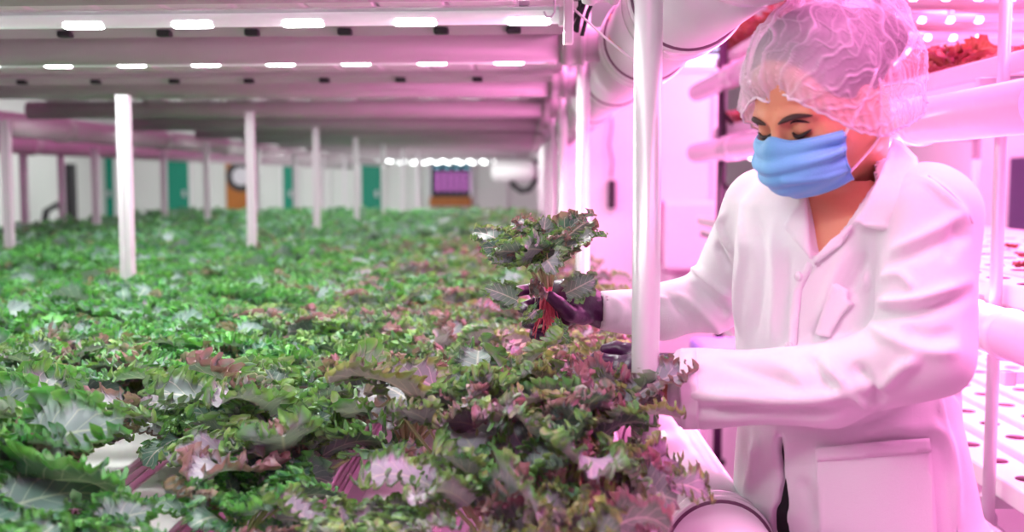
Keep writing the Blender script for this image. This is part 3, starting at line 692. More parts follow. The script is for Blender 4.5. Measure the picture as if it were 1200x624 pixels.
# ================================================================ the person
A3 = lambda *a: np.array(a, float)
def surface_net(fn, lo, hi, h):
    """polygonise fn(P)=0 on a grid (naive surface nets)"""
    lo = np.array(lo, float); hi = np.array(hi, float)
    n = np.ceil((hi-lo)/h).astype(int)+1
    ax = [lo[i]+h*np.arange(n[i]) for i in range(3)]
    D_ = np.empty(n, np.float32)
    for i0 in range(0, n[0], 16):
        X, Y, Z = np.meshgrid(ax[0][i0:i0+16], ax[1], ax[2], indexing='ij')
        D_[i0:i0+16] = fn(np.stack([X.ravel(), Y.ravel(), Z.ravel()], -1)).reshape(X.shape)
    S = D_ < 0
    c = S[:-1,:-1,:-1].astype(np.int8)
    cnt = np.zeros_like(c)
    for dx in (0,1):
        for dy in (0,1):
            for dz in (0,1): cnt += S[dx:n[0]-1+dx, dy:n[1]-1+dy, dz:n[2]-1+dz]
    act = (cnt > 0) & (cnt < 8); idx = np.full(act.shape, -1, np.int64); I = np.argwhere(act); idx[act] = np.arange(len(I))
    acc = np.zeros((len(I), 3)); num = np.zeros(len(I))
    corners = [(x,y,z) for x in (0,1) for y in (0,1) for z in (0,1)]
    for a in corners:
        for k in range(3):
            if a[k]: continue
            b = list(a); b[k] = 1
            da = D_[I[:,0]+a[0], I[:,1]+a[1], I[:,2]+a[2]]; db = D_[I[:,0]+b[0], I[:,1]+b[1], I[:,2]+b[2]]
            m = (da < 0) != (db < 0); t = np.where(m, da/np.where(m, da-db, 1), 0)
            p = np.tile(np.array(a, float), (len(I), 1)); p[:,k] += t
            acc += p*m[:,None]; num += m
    V = lo + h*(I + acc/num[:,None])
    Q = []
    for k in range(3):
        o1, o2 = [(1,2),(2,0),(0,1)][k]
        sl = [slice(1,-1)]*3; sl[k] = slice(0,-1)
        a = S[tuple(sl)]; s2 = list(sl); s2[k] = slice(1,None); b = S[tuple(s2)]
        ed = np.argwhere(a != b); 
        if not len(ed): continue
        inside = a[tuple(ed.T)]
        base = ed + np.array([0 if i == k else 1 for i in range(3)])
        def cell(d1, d2):
            q = base.copy(); q[:,o1] -= d1; q[:,o2] -= d2; return idx[q[:,0], q[:,1], q[:,2]]
        q = np.stack([cell(0,0), cell(1,0), cell(1,1), cell(0,1)], -1)
        q[~inside] = q[~inside][:, ::-1]
        Q.append(q)
    Q = np.vstack(Q); Q = Q[(Q >= 0).all(1)]
    return V, Q
def smin(a, b, k):
    h = np.clip(.5+.5*(b-a)/k, 0, 1); return b*(1-h)+a*h-k*h*(1-h)
def smax(a, b, k): return -smin(-a, -b, k)
def rcone(P, a, b, ra, rb):
    a = np.asarray(a, float); b = np.asarray(b, float); ab = b-a
    t = np.clip(((P-a)@ab)/(ab@ab), 0, 1); return np.linalg.norm(P-a-t[:,None]*ab, axis=1)-(ra+(rb-ra)*t)
def ellip(P, c, r, R=None):
    q = P-np.asarray(c, float)
    if R is not None: q = q@R
    r = np.asarray(r, float); k0 = np.linalg.norm(q/r, axis=1); k1 = np.linalg.norm(q/(r*r), axis=1)
    return k0*(k0-1)/np.maximum(k1, 1e-6)
def vnormals(V, Q):
    n = np.cross(V[Q[:,2]]-V[Q[:,0]], V[Q[:,3]]-V[Q[:,1]]); N_ = np.zeros_like(V)
    for k in range(4): np.add.at(N_, Q[:,k], n)
    return N_/np.maximum(np.linalg.norm(N_, axis=1), 1e-12)[:,None]
def smooth_mesh(V, Q, it, f=.5):
    a = np.concatenate([Q[:,[0,1]], Q[:,[1,2]], Q[:,[2,3]], Q[:,[3,0]]]); a = np.concatenate([a, a[:,::-1]])
    for _ in range(it):
        S_ = np.zeros_like(V); C_ = np.zeros(len(V)); np.add.at(S_, a[:,0], V[a[:,1]]); np.add.at(C_, a[:,0], 1)
        V = V*(1-f) + f*S_/np.maximum(C_, 1)[:,None]
    return V
def poly_dist(P, L_):
    """distance of points P to the polyline L_, and the parameter 0..1 along it"""
    best = np.full(len(P), 9.0); par = np.zeros(len(P)); n = len(L_)-1
    for i in range(n):
        a, b = np.asarray(L_[i]), np.asarray(L_[i+1]); ab = b-a; t = np.clip(((P-a)@ab)/max(ab@ab, 1e-12), 0, 1)
        d = np.linalg.norm(P-a-t[:,None]*ab, axis=1); m = d < best; best[m] = d[m]; par[m] = (i+t[m])/n
    return best, par
def smooth_line(pts, n=24):
    """Catmull-Rom through the points"""
    p = [np.asarray(q, float) for q in pts]; p = [2*p[0]-p[1]]+p+[2*p[-1]-p[-2]]; out = []
    segs = len(p)-3
    for i in range(segs):
        for t in np.linspace(0, 1, max(2, n//segs), endpoint=False):
            a, b, c, d = p[i:i+4]; out.append(.5*((2*b)+(c-a)*t+(2*a-5*b+4*c-d)*t*t+(3*b-a-3*c+d)*t**3))
    out.append(p[-2]); return out
P3 = lambda px, py, Y: np.array(at(px, py, Y))
# --- torso frame: she faces left and towards us
FW = A3(-.82,-.57,0); FW /= np.linalg.norm(FW); LF = A3(-FW[1], FW[0], 0)*1.0
LF = A3(.57,-.82,0); LF /= np.linalg.norm(LF)
SEC = np.array([  # z, cx, cy, half width, half depth
 (.45,.600,1.665,.235,.185),(.70,.575,1.66,.215,.165),(.84,.545,1.658,.203,.154),(.915,.500,1.655,.199,.149),(1.06,.484,1.645,.176,.134),(1.20,.468,1.63,.172,.135),
 (1.30,.460,1.62,.172,.118),(1.36,.455,1.618,.150,.095),(1.40,.452,1.615,.100,.072),(1.44,.450,1.612,.062,.058)])
def torso(P, off=0.0):
    z = P[:,2]; cx = np.interp(z, SEC[:,0], SEC[:,1]); cy = np.interp(z, SEC[:,0], SEC[:,2]); a = np.interp(z, SEC[:,0], SEC[:,3])-off; b = np.interp(z, SEC[:,0], SEC[:,4])-off
    dx, dy = P[:,0]-cx, P[:,1]-cy; l = dx*LF[0]+dy*LF[1]; f = dx*FW[0]+dy*FW[1]
    k0 = np.sqrt((l/a)**2+(f/b)**2); k1 = np.sqrt((l/a**2)**2+(f/b**2)**2)
    d = k0*(k0-1)/np.maximum(k1, 1e-6)
    return d, l, f
SHN, ELN = P3(1090,250,1.464), P3(1083,412,1.41)
MDN, CUN = P3(975,452,1.48), P3(797,456,1.585)
SHF, ELF = P3(893,244,1.776), P3(838,350,1.86)
MDF, CUF = P3(775,366,1.83), P3(700,364,1.80)
NB = A3(.448,1.622,1.385)
def sleeves(P, s=0.0):
    n = smin(rcone(P, SHN, ELN, .064-s, .060-s), rcone(P, ELN, MDN, .058-s, .052-s), .02)
    n = smin(n, rcone(P, MDN, CUN, .052-s, .057-s), .02)
    f = smin(rcone(P, SHF, ELF, .058-s, .050-s), rcone(P, ELF, MDF, .052-s, .044-s), .02)
    f = smin(f, rcone(P, MDF, CUF, .044-s, .031-s), .015)
    return n, f
def coat_base(P):
    d, l, f = torso(P); d = smax(d, P[:,2]-1.425, .02); d = smax(d, .50-P[:,2], .01)
    sh = smin(rcone(P, NB, SHN, .052, .060), rcone(P, NB, SHF, .052, .056), .04)
    d = smin(d, sh, .045); n, fa = sleeves(P)
    dn = (CUN-MDN)/np.linalg.norm(CUN-MDN); df = (CUF-MDF)/np.linalg.norm(CUF-MDF)
    n = smax(n, (P-CUN)@dn, .004); fa = smax(fa, (P-CUF)@df, .004)
    # hollow cuffs
    n = smax(n, -rcone(P, CUN-dn*.03, CUN+dn*.1, .046, .052), .004); fa = smax(fa, -rcone(P, CUF-df*.02, CUF+df*.1, .024, .03), .004)
    d = smin(d, fa, .022); d = smin(d, n, .012)
    return d
def hit(px, py, fn=coat_base, y0=1.0, off=0.0):
    """where the sight line through this pixel meets the cloth"""
    d = np.array(ray(px, py)); o = np.array(CAM); t = y0/d[1]; best = (9, t)
    for _ in range(90):
        s = float(fn((o+d*t)[None])[0])-off
        if abs(s) < best[0]: best = (abs(s), t)
        if abs(s) < .0006: break
        t += s*.8
        if (o+d*t)[1] > 2.1: break
    return o+d*best[1]
def lz(p):
    cx = np.interp(p[2], SEC[:,0], SEC[:,1]); cy = np.interp(p[2], SEC[:,0], SEC[:,2]); return ((p[0]-cx)*LF[0]+(p[1]-cy)*LF[1], p[2])
def torso_only(P):
    d, l, f = torso(P); return smin(d, smin(rcone(P, NB, SHN, .052, .060), rcone(P, NB, SHF, .052, .056), .04), .045)
def sd_poly2(x, y, poly):
    d = np.full(len(x), 9.0); ins = np.zeros(len(x), bool); n = len(poly)
    for i in range(n):
        ax_, ay = poly[i]; bx_, by = poly[(i+1) % n]; ex, ey = bx_-ax_, by-ay
        t = np.clip(((x-ax_)*ex+(y-ay)*ey)/(ex*ex+ey*ey), 0, 1); d = np.minimum(d, np.hypot(x-ax_-t*ex, y-ay-t*ey))
        c = ((ay > y) != (by > y)) & (x < (bx_-ax_)*(y-ay)/((by-ay) if by != ay else 1e-9)+ax_); ins ^= c
    return np.where(ins, -d, d)
VN = [lz(hit(px, py, torso_only)) for px, py in ((940,226),(945,262),(950,304),(978,276),(1003,243),(1024,212),(1040,180))]
VN = [(VN[0][0]-.02, 1.47)] + VN + [(VN[-1][0]+.01, 1.47)]
SLIT = [lz(hit(px, py, torso_only)) for px, py in ((912,505),(908,530),(914,560),(909,592),(904,624),(921,624),(921,594),(918,562),(918,530))]
SLIT = SLIT[:5] + [(SLIT[4][0]-.02,.48),(SLIT[5][0]+.03,.48)] + SLIT[5:]
def coat_fn(P):
    d = coat_base(P); t, l, f = torso(P)
    front = np.where(f > -.01, 0, 1.0)
    v = sd_poly2(l, P[:,2], VN)+front
    d = smax(d, -np.maximum(v, -(t+.05) if False else v), .003)
    s = sd_poly2(l, P[:,2], SLIT)+front
    s = np.maximum(s, -(t+.055))
    return smax(d, -s, .003)
V, Q = surface_net(coat_fn, (.05,1.30,.47), (.90,2.04,1.48), .0052)
V = smooth_mesh(V, Q, 1)
Nn = vnormals(V, Q)
def near_only(P): n, _ = sleeves(P); return n
def far_only(P): _, f = sleeves(P); return f
# folds: (pixels, height, half width, surface)
FOLDS = [
 # near sleeve
 ([(800,463),(860,465),(920,468),(985,462),(1040,440)], .007,.010,near_only), ([(800,478),(870,484),(940,482),(1000,470)], -.006,.010,near_only),
 ([(960,420),(985,445),(1010,470),(1022,484)], .006,.007,near_only), ([(945,415),(968,445),(992,476)], -.004,.007,near_only),
 ([(1000,425),(1022,452),(1030,476)], -.006,.007,near_only), ([(1010,460),(1035,452),(1060,430),(1083,418)], .006,.007,near_only),
 ([(1000,352),(1040,356),(1090,348),(1142,326)], .006,.007,near_only), ([(1000,362),(1045,366),(1095,360),(1142,340)], -.006,.009,near_only),
 ([(1040,300),(1075,280),(1110,262),(1135,245)], .004,.008,near_only), ([(1040,312),(1075,296),(1115,282),(1140,272)], -.004,.009,near_only),
 ([(1030,330),(1055,322),(1075,345)], .0035,.006,near_only), ([(1055,385),(1090,395),(1125,390)], -.004,.010,near_only),
 ([(1010,375),(1050,398),(1090,412),(1128,410)], .004,.009,near_only), ([(870,412),(920,430),(950,455)], .003,.010,near_only),
 ([(840,420),(890,440),(930,452)], -.003,.010,near_only),
 ([(1075,208),(1100,222),(1120,240),(1135,262)], .003,.005,near_only), ([(1120,250),(1118,280),(1108,310)], -.003,.006,near_only),
 # far sleeve
 ([(858,246),(845,262),(852,285),(862,300)], .005,.006,far_only), ([(838,285),(846,300),(858,320)], -.006,.007,far_only),
 ([(806,312),(822,322),(842,338),(860,352)], .006,.007,far_only), ([(812,330),(828,345),(845,362),(855,372)], -.006,.007,far_only),
 ([(795,345),(815,362),(835,380),(845,392)], .005,.008,far_only), ([(780,345),(800,365),(815,388)], -.004,.008,far_only),
 ([(735,350),(745,365),(742,382)], -.003,.007,far_only), ([(715,348),(728,362),(722,380)], .003,.006,far_only), ([(760,348),(785,352),(800,345)], .003,.007,far_only),
 # body
 ([(868,235),(872,290),(866,340),(868,400)], .005,.010,torso_only), ([(885,240),(892,300),(886,360),(880,405)], -.004,.012,torso_only),
 ([(905,250),(908,310),(906,370),(905,405)], .0035,.010,torso_only), ([(925,290),(922,340),(924,400)], -.003,.010,torso_only),
 ([(1040,272),(1020,300),(1002,330),(990,350)], -.005,.008,torso_only), ([(1060,262),(1042,290),(1020,318),(1002,346)], .006,.008,torso_only),
 ([(1005,275),(985,310),(972,345),(960,380)], .004,.010,torso_only), ([(985,390),(965,405),(950,410)], -.004,.007,torso_only),
 ([(975,345),(968,375),(948,402)], -.004,.008,torso_only),
 ([(910,500),(950,505),(1010,498),(1080,470),(1125,430)], -.004,.012,torso_only), ([(1070,500),(1100,505),(1115,540),(1122,624)], .006,.012,torso_only),
 ([(1000,508),(1040,500),(1085,500)], .005,.009,torso_only), ([(1098,430),(1103,480),(1115,540),(1122,624)], .003,.005,torso_only),
 ([(1105,425),(1118,450),(1135,470)], -.005,.008,torso_only), ([(885,510),(882,560),(888,624)], .006,.014,torso_only), ([(935,560),(950,590),(955,624)], -.004,.012,torso_only),
]
for pts, amp, wd, fn in FOLDS:
    L_ = smooth_line([hit(px, py, fn) for px, py in pts], 16)
    lo_ = np.min(L_, 0)-.04; hi_ = np.max(L_, 0)+.04; m = np.all((V > lo_) & (V < hi_), 1); ix = np.where(m)[0]
    d, par = poly_dist(V[ix], L_); fade = np.clip(np.minimum(par, 1-par)*5, 0, 1)
    if fn is torso_only: fade = fade*((near_only(V[ix]) > .012) & (far_only(V[ix]) > .012))
    V[ix] += Nn[ix]*(1.9*amp*fade*np.exp(-(d/wd)**2))[:,None]
# soft large-scale waviness of cloth
V += Nn*(.0022*np.sin(V[:,0]*41+V[:,2]*17+2*np.sin(V[:,2]*11))*np.sin(V[:,2]*23+V[:,1]*31+1.3*np.sin(V[:,0]*19)))[:,None]
def wrinkled(*a, **k):
    m = mat(*a, **k); nt = m.node_tree; N = nt.nodes; L = nt.links; b = N['Principled BSDF']; old = b.inputs['Normal'].links[0].from_node
    tc = N.new('ShaderNodeTexCoord'); mp = N.new('ShaderNodeMapping'); mp.inputs['Scale'].default_value = (1,1,.55); mp.inputs['Rotation'].default_value = (.3,.5,.4); L.new(tc.outputs['Object'], mp.inputs[0])
    nz = N.new('ShaderNodeTexNoise'); nz.noise_type = 'RIDGED_MULTIFRACTAL'; nz.inputs['Scale'].default_value = 7; nz.inputs['Detail'].default_value = 1.5; nz.inputs['Distortion'].default_value = .6; L.new(mp.outputs[0], nz.inputs['Vector'])
    bp = N.new('ShaderNodeBump'); bp.inputs['Strength'].default_value = .5; bp.inputs['Distance'].default_value = .014; L.new(nz.outputs[0], bp.inputs['Height']); L.new(bp.outputs[0], old.inputs['Normal'])
    return m
CLOTH = wrinkled('white_coat_cloth', (.80,.79,.82), .75, noise=.04, nscale=6, bump=.25, bscale=900, sheen=.3)
CLOTH2 = wrinkled('white_coat_cloth_layer', (.83,.82,.85), .75, noise=.03, nscale=6, bump=.2, bscale=900, sheen=.3)
BASE = A3(.50,1.66,0)
person = empty('person', BASE); tag(person, 'person in white lab coat, blue face mask and hair net, reaching over the kale', 'person')
def add(name, V, Q, m, parent=person, smooth=True, col=None, uv=None):
    o = bpy.data.objects.new(name, np_mesh(name, np.asarray(V)-BASE, Q, m, smooth, uv, col)); COL.objects.link(o); o.parent = parent; return o
coat = add('lab_coat', V, Q, CLOTH)
# --- cloth layers laid on the coat
def patch(name, poly, m, parent, off=.004, thick=.003, step=5.0, fn=torso_only, edge_up=None):
    xs = [p[0] for p in poly]; ys = [p[1] for p in poly]; pts = []; n0 = 0
    for i in range(len(poly)):
        a, b = poly[i], poly[(i+1) % len(poly)]; k = max(1, int(math.hypot(b[0]-a[0], b[1]-a[1])/step))
        for j in range(k): pts.append((a[0]+(b[0]-a[0])*j/k, a[1]+(b[1]-a[1])*j/k))
    nb = len(pts); gx, gy = np.meshgrid(np.arange(min(xs), max(xs), step), np.arange(min(ys), max(ys), step)); g = np.stack([gx.ravel(), gy.ravel()], -1)
    sdv = sd_poly2(g[:,0], g[:,1], poly); pts += [tuple(q) for q in g[sdv < -step*.55]]
    vs, es, fs, *_ = geometry.delaunay_2d_cdt([Vector(p) for p in pts], [(i, (i+1) % nb) for i in range(nb)], [], 1, 1e-4)
    W = np.array([hit(v.x, v.y, fn, off=off) for v in vs])
    tt = W[:,1].copy(); E_ = set()
    for f in fs:
        for a, b in zip(f, list(f[1:])+[f[0]]): E_.add((a,b)); E_.add((b,a))
    E_ = np.array(list(E_))
    for _ in range(30 if name == 'collar' else 4):
        S_ = np.zeros(len(tt)); C_ = np.zeros(len(tt)); np.add.at(S_, E_[:,0], tt[E_[:,1]]); np.add.at(C_, E_[:,0], 1); tt = .5*tt+.5*S_/np.maximum(C_,1)
    W = np.array([P3(v.x, v.y, t_) for v, t_ in zip(vs, tt)])
    me = bpy.data.meshes.new(name); me.from_pydata([tuple(w-BASE) for w in W], [], [tuple(f) for f in fs]); me.materials.append(m)
    me.polygons.foreach_set('use_smooth', [True]*len(me.polygons))
    o = bpy.data.objects.new(name, me); COL.objects.link(o); o.parent = parent
    md = o.modifiers.new('thickness', 'SOLIDIFY'); md.thickness = thick; md.offset = 0
    return o
def coat_neck(P):   # cloth surface plus the stand of the collar round the neck
    return smin(torso_only(P), rcone(P, NB+A3(0,0,-.03), NB+A3(.004,-.006,.055), .075, .068), .03)
patch('collar', [(1046,163),(1056,166),(1075,186),(1078,205),(1060,240),(1043,267),(1034,271),(999,262),(1014,240),(1028,212),(1038,186)], CLOTH2, coat, .009, .004, fn=coat_neck)
patch('collar', [(893,206),(915,212),(943,224),(946,228),(938,231),(912,226),(898,218)], CLOTH2, coat, .009, .004, fn=coat_neck)
patch('lapel', [(945,229),(948,262),(951,305),(936,288),(918,266),(927,248)], CLOTH2, coat, .007, .003)
patch('lapel', [(951,306),(974,281),(999,263),(995,275),(986,288),(966,302),(955,311)], CLOTH2, coat, .006, .003)
patch('chest_pocket', [(976,330),(994,340),(992,350),(1000,356),(985,372),(972,396),(955,392),(968,352)], CLOTH2, coat, .005, .003)
patch('side_pocket', [(955,526),(1000,522),(1045,517),(1089,514),(1094,570),(1098,632),(961,640),(958,580)], CLOTH2, coat, .006, .0035)
patch('pocket_hem', [(955,526),(1045,517),(1089,514),(1091,530),(1046,534),(957,541)], CLOTH2, coat, .009, .002)
patch('front_placket', [(953,312),(940,340),(936,370),(933,410),(923,410),(925,370),(929,340),(946,306)], CLOTH2, coat, .004, .0025)
patch('cuff_band', [(798,409),(815,409),(818,455),(818,503),(800,503),(795,456)], CLOTH2, coat, .003, .003, fn=near_only)
BTN = mat('pearl_button', (.75,.70,.76), .25)
for px, py in ((936,324),(925,406)):
    c = hit(px, py, torso_only, off=.006); n = FW; 
    mb = MB(); mb.steps(c-BASE-n*.002, c-BASE+n*.004, [(0,.0055),(.002,.0068),(.004,.0066),(.005,.0045),(.0045,.0035),(.004,.002)], 20); mb.build('button', BTN, coat)
SEAM = mat('coat_seam_thread', (.70,.66,.72), .8)
def seam(pts, fn, r=.0011, off=.001):
    L_ = smooth_line([hit(px, py, fn, off=off) for px, py in pts], 30); MB().sweep([p-BASE for p in L_], r, 6).build('seam', SEAM, coat)
seam([(1088,206),(1112,224),(1132,246),(1140,262)], coat_base); seam([(1100,480),(1112,530),(1120,580),(1122,626)], torso_only)
# --- body: one continuous surface
YW, PT = math.radians(57), math.radians(27)
HF = A3(-math.cos(PT)*math.sin(YW), -math.cos(PT)*math.cos(YW), -math.sin(PT)); HU = A3(-math.sin(PT)*math.sin(YW), -math.sin(PT)*math.cos(YW), math.cos(PT)); HL = np.cross(HU, HF)
ROLL = math.radians(0)
HO = P3(939,144,1.452) - .076*HF - .031*HL - .004*HU
HR = np.stack([HF, HL, HU], 1)                      # columns: forward, left, up
def hw(f, l, u): return HO + f*HF + l*HL + u*HU
def head(P):
    q = (P-HO)@HR; al = q.copy(); al[:,1] = np.abs(al[:,1])
    d = ellip(q, (-.005,0,.035), (.093,.074,.082)); d = smin(d, ellip(q, (.022,0,-.025), (.066,.060,.080)), .025)
    d = smin(d, rcone(al, (-.005,.046,-.045), (.066,.006,-.088), .026, .020), .03)
    d = smin(d, rcone(al, (.083,.012,.014), (.070,.046,.014), .010, .008), .014)     # brow
    d = smin(d, rcone(al, (.058,.044,-.028), (.045,.050,-.03), .020, .018), .02)     # cheekbone
    d = smin(d, rcone(q, (.088,0,.004), (.108,0,-.036), .0075, .0115), .010)          # nose
    d = smax(d, -ellip(al, (.097,.030,.000), (.017,.018,.011)), .010)                # sockets
    d = smin(d, ellip(al, (.0725,.031,-.002), (.0135,.0150,.0130)), .004)             # eyelids
    d = smin(d, rcone(q, (.086,0,-.062), (.084,0,-.064), .016, .015), .012)          # mouth
    d = smin(d, ellip(al, (-.004,.074,-.012), (.018,.007,.030)), .006)                # ears
    return d
def body_fn(P):
    d = head(P); d = smin(d, rcone(P, hw(-.036,.006,-.040), NB+A3(.012,.004,-.03), .055, .066), .03)
    t, l, f = torso(P, .014); t = t+np.clip((1.34-P[:,2])*.12,0,.022); t = smax(t, P[:,2]-1.405, .02); sh = smin(rcone(P, NB, SHN, .040, .045), rcone(P, NB, SHF, .040, .045), .04)
    d = smin(d, smin(smax(t, .56-P[:,2], .02), sh, .03), .025)
    n, fa = sleeves(P, .030); return smin(d, smin(n, fa, .01), .02)
Vb, Qb = surface_net(body_fn, (.06,1.32,.54), (.86,2.0,1.68), .0065)
Vb = smooth_mesh(Vb, Qb, 2)
Vh, Qh = surface_net(lambda P: np.minimum(head(P), 9) if False else smin(head(P), rcone(P, hw(-.036,.006,-.040), NB+A3(.012,.004,-.03), .055, .066), .03), HO-.17, HO+.17, .0028)
SKIN = mat('warm_skin', (.74,.33,.19), .45, noise=.10, nscale=25, bump=.08, bscale=220, sss=.12)
# fine head replaces the coarse one above the neck: join both into the one body mesh
zc = HO[2]-.115
kb = (Vb[Qb].mean(1)[:,2] < zc+.008) | (np.linalg.norm(Vb[Qb].mean(1)-HO, axis=1) > .24)
kh = (Vh[Qh].mean(1)[:,2] > zc-.004)
Qall = np.vstack([Qb[kb], Qh[kh]+len(Vb)]); Vall = np.vstack([Vb, Vh]); u_, inv = np.unique(Qall, return_inverse=True)
add('body', Vall[u_], inv.reshape(-1, 4), SKIN)
# --- eyes, lashes, painted lid-fold shade, brows
EYE = mat('eye_white', (.7,.62,.6), .15); LASH_SHADE = mat('dark_lash_and_lid_shade', (.015,.006,.008), .6); BROW = mat('dark_brow_hair', (.045,.018,.014), .7, noise=.3, nscale=60)
def tubeh(name, pts, r, m, n=8, parent=person, sq=None):
    L_ = smooth_line([hw(*p) for p in pts], 18); k = len(L_)
    rr = [r*max(.15, math.sin(PI*min(1, max(0, (i+.6)/(k+.2))))**.6) for i in range(k)]
    return MB().sweep([p-BASE for p in L_], rr, n, sq=sq).build(name, m, parent)
for s in (1, -1):
    tubeh('lashes_and_lid_shade', [(.0835,s*.018,-.0060),(.0870,s*.026,-.0098),(.0868,s*.035,-.0098),(.0790,s*.0475,-.0050)], .0032, LASH_SHADE)
    tubeh('lashes_and_lid_shade', [(.0835,s*.018,.0060),(.0858,s*.028,.0105),(.0835,s*.038,.0095),(.0770,s*.046,.004)], .0018, LASH_SHADE)  # dark tube painted for the shade in the upper lid fold
    tubeh('eyebrow', [(.0960,s*.011,.0125),(.0945,s*.024,.0170),(.0885,s*.038,.0185),(.0760,s*.054,.0130)], .0040, BROW, sq=(.45,1))
# --- hair under the net
HAIR = mat('dark_hair', (.035,.012,.032), .5, noise=.5, nscale=30, stretch=(1,1,1), bump=.6, bscale=120)
def hair_fn(P):
    q = (P-HO)@HR
    d = ellip(q, (-.012,0,.042), (.096,.080,.086)); d = smin(d, ellip(q, (-.105,0,.022), (.062,.072,.065)), .03)
    d = smax(d, (q[:,0]-.060-.25*(q[:,2]-.06)), .01)
    return smax(d, -(q[:,2]+.005+.45*q[:,0]+.02), .008)
Vq, Qq = surface_net(hair_fn, HO-.2, HO+.2, .004); add('hair', smooth_mesh(Vq, Qq, 1), Qq, HAIR)
# --- mask
MK = mat('blue_mask_cloth', (.15,.46,.80), .65, noise=.08, nscale=12, bump=.25, bscale=600, sheen=.2)
NI, NJ = 44, 60; G = []; G2 = []
for i in range(NI):
    v = i/(NI-1); row = []
    u = -.015 - .080*v
    rf = np.interp(v, [0,.12,.35,.6,.85,1], [.101,.110,.122,.121,.108,.090]); hwid = np.interp(v, [0,.3,.7,1], [.076,.077,.073,.060])
    for j in range(NJ):
        ph = -1.12+2.24*j/(NJ-1)
        pin = (abs(ph)/1.12)**3
        pl = (.0015)*math.sin(v*26+.6*math.sin(ph*3)) * (1-.3*pin) + .004*pin*math.sin(v*20+1) + .0035*math.exp(-((v-.72-.25*(ph-1))/.05)**2)*(ph > .2)
        f_ = rf*max(.0,math.cos(ph))**.80 + .004*math.exp(-(ph/.25)**2) + pl; l_ = (hwid+pl)*math.sin(ph)/math.sin(1.26)
        uu = u*(1-.10*pin) - .008*(1-math.cos(ph))*(1 if v < .3 else 0) - .004*pin + (.010*math.exp(-(ph/.22)**2))*max(0,1-v*5)
        if f_ < .022: f_ = .022 
        row.append(tuple(hw(f_, l_, uu)-BASE))
    G.append(row)
mo = MB().grid(G).build('face_mask', MK, person); md = mo.modifiers.new('t','SOLIDIFY'); md.thickness = .0025
mb = MB(); 
mb.sweep([G[0][j] for j in range(NJ)], [1]*NJ, 6, sq=(.0016,.004)); 
for e_ in (0, NJ-1): mb.sweep([G[i][e_] for i in range(NI)], [1]*NI, 6, sq=(.004,.0016))
mb.build('mask_hem', MK, mo)
LP = mat('white_elastic', (.85,.72,.80), .7)
for e_, s in ((NJ-1, 1), (0, -1)):
    a = np.array(G[2][e_])+BASE; b = np.array(G[NI-6][e_])+BASE
    L1 = smooth_line([a, hw(.0,s*.078,.004), hw(-.018,s*.083,.022), hw(-.030,s*.080,.028)], 20); L2 = smooth_line([b, hw(.0,s*.073,-.060), hw(-.012,s*.080,-.03), hw(-.028,s*.082,.016)], 24)
    for L_ in (L1, L2): MB().sweep([p-BASE for p in L_], [1]*len(L_), 8, sq=(.0032,.0014)).build('ear_loop', LP, mo)
# --- hair net: gathered translucent fabric
def net_mat():
    m = bpy.data.materials.new('hair_net_fabric'); m.use_nodes = True; nt = m.node_tree; N = nt.nodes; L = nt.links
    b = N['Principled BSDF']; b.inputs['Base Color'].default_value = (.88,.80,.88,1); b.inputs['Roughness'].default_value = .7
    at_ = N.new('ShaderNodeAttribute'); at_.attribute_name = 'tone'; sc = N.new('ShaderNodeSeparateColor'); L.new(at_.outputs['Color'], sc.inputs[0])
    tr = N.new('ShaderNodeBsdfTransparent'); tl = N.new('ShaderNodeBsdfTranslucent'); tl.inputs[0].default_value = (.85,.72,.85,1)
    m1 = N.new('ShaderNodeMixShader'); m1.inputs[0].default_value = .4; L.new(b.outputs[0], m1.inputs[1]); L.new(tl.outputs[0], m1.inputs[2])
    nz = N.new('ShaderNodeTexNoise'); nz.inputs['Scale'].default_value = 160; tc = N.new('ShaderNodeTexCoord'); L.new(tc.outputs['Object'], nz.inputs['Vector'])
    ad = N.new('ShaderNodeMath'); ad.operation = 'MULTIPLY_ADD'; ad.inputs[1].default_value = .14; L.new(nz.outputs[0], ad.inputs[0]); 
    L.new(sc.outputs[0], ad.inputs[2]); ad.use_clamp = True
    m2 = N.new('ShaderNodeMixShader'); L.new(ad.outputs[0], m2.inputs[0]); L.new(tr.outputs[0], m2.inputs[1]); L.new(m1.outputs[0], m2.inputs[2]); L.new(m2.outputs[0], N['Material Output'].inputs[0])
    return m
NA, NP_ = 420, 200
az = np.linspace(0, 2*PI, NA, endpoint=False)[None,:]; pv = np.linspace(0, 1, NP_)[:,None]
CC_ = A3(-.045,0,.030)                                  # centre in head frame
EDG = [(.083,0,.040),(.082,.020,.048),(.081,.045,.039),(.073,.066,.016),(.041,.082,-.026),(.005,.088,-.050),(-.061,.084,-.064),(-.113,.070,-.056),(-.150,.035,-.046),(-.158,0,-.044)]
EDG = np.array(EDG)-CC_; eaz = np.arctan2(EDG[:,1], EDG[:,0]); aa = np.abs(np.angle(np.exp(1j*az)))[0]
er = np.interp(aa, eaz, np.linalg.norm(EDG, axis=1)); et = np.interp(aa, eaz, np.arccos(EDG[:,2]/np.linalg.norm(EDG, axis=1)))
th = pv*et[None,:]
dx_, dy_, dz_ = np.sin(th)*np.cos(az), np.sin(th)*np.sin(az), np.cos(th)+0*az
R3 = 1/np.sqrt((dx_/np.where(dx_ > 0, .150, .128))**2+(dy_/.104)**2+(dz_/np.where(dz_ > 0, .112, .105))**2)
pull = np.clip((pv-.80)/.20, 0, 1); pull = pull*pull*(3-2*pull)+0*az
R3 = R3*(1-pull)+er[None,:]*pull
X, Y_, Z_ = dx_*R3, dy_*R3, dz_*R3
psi = np.arctan2(Y_, Z_+.02); fx = X/.13
w1 = .25*np.sin(fx*5+psi*2)+.12*np.sin(fx*13+psi*5+1)+.06*np.sin(fx*31-psi*9)
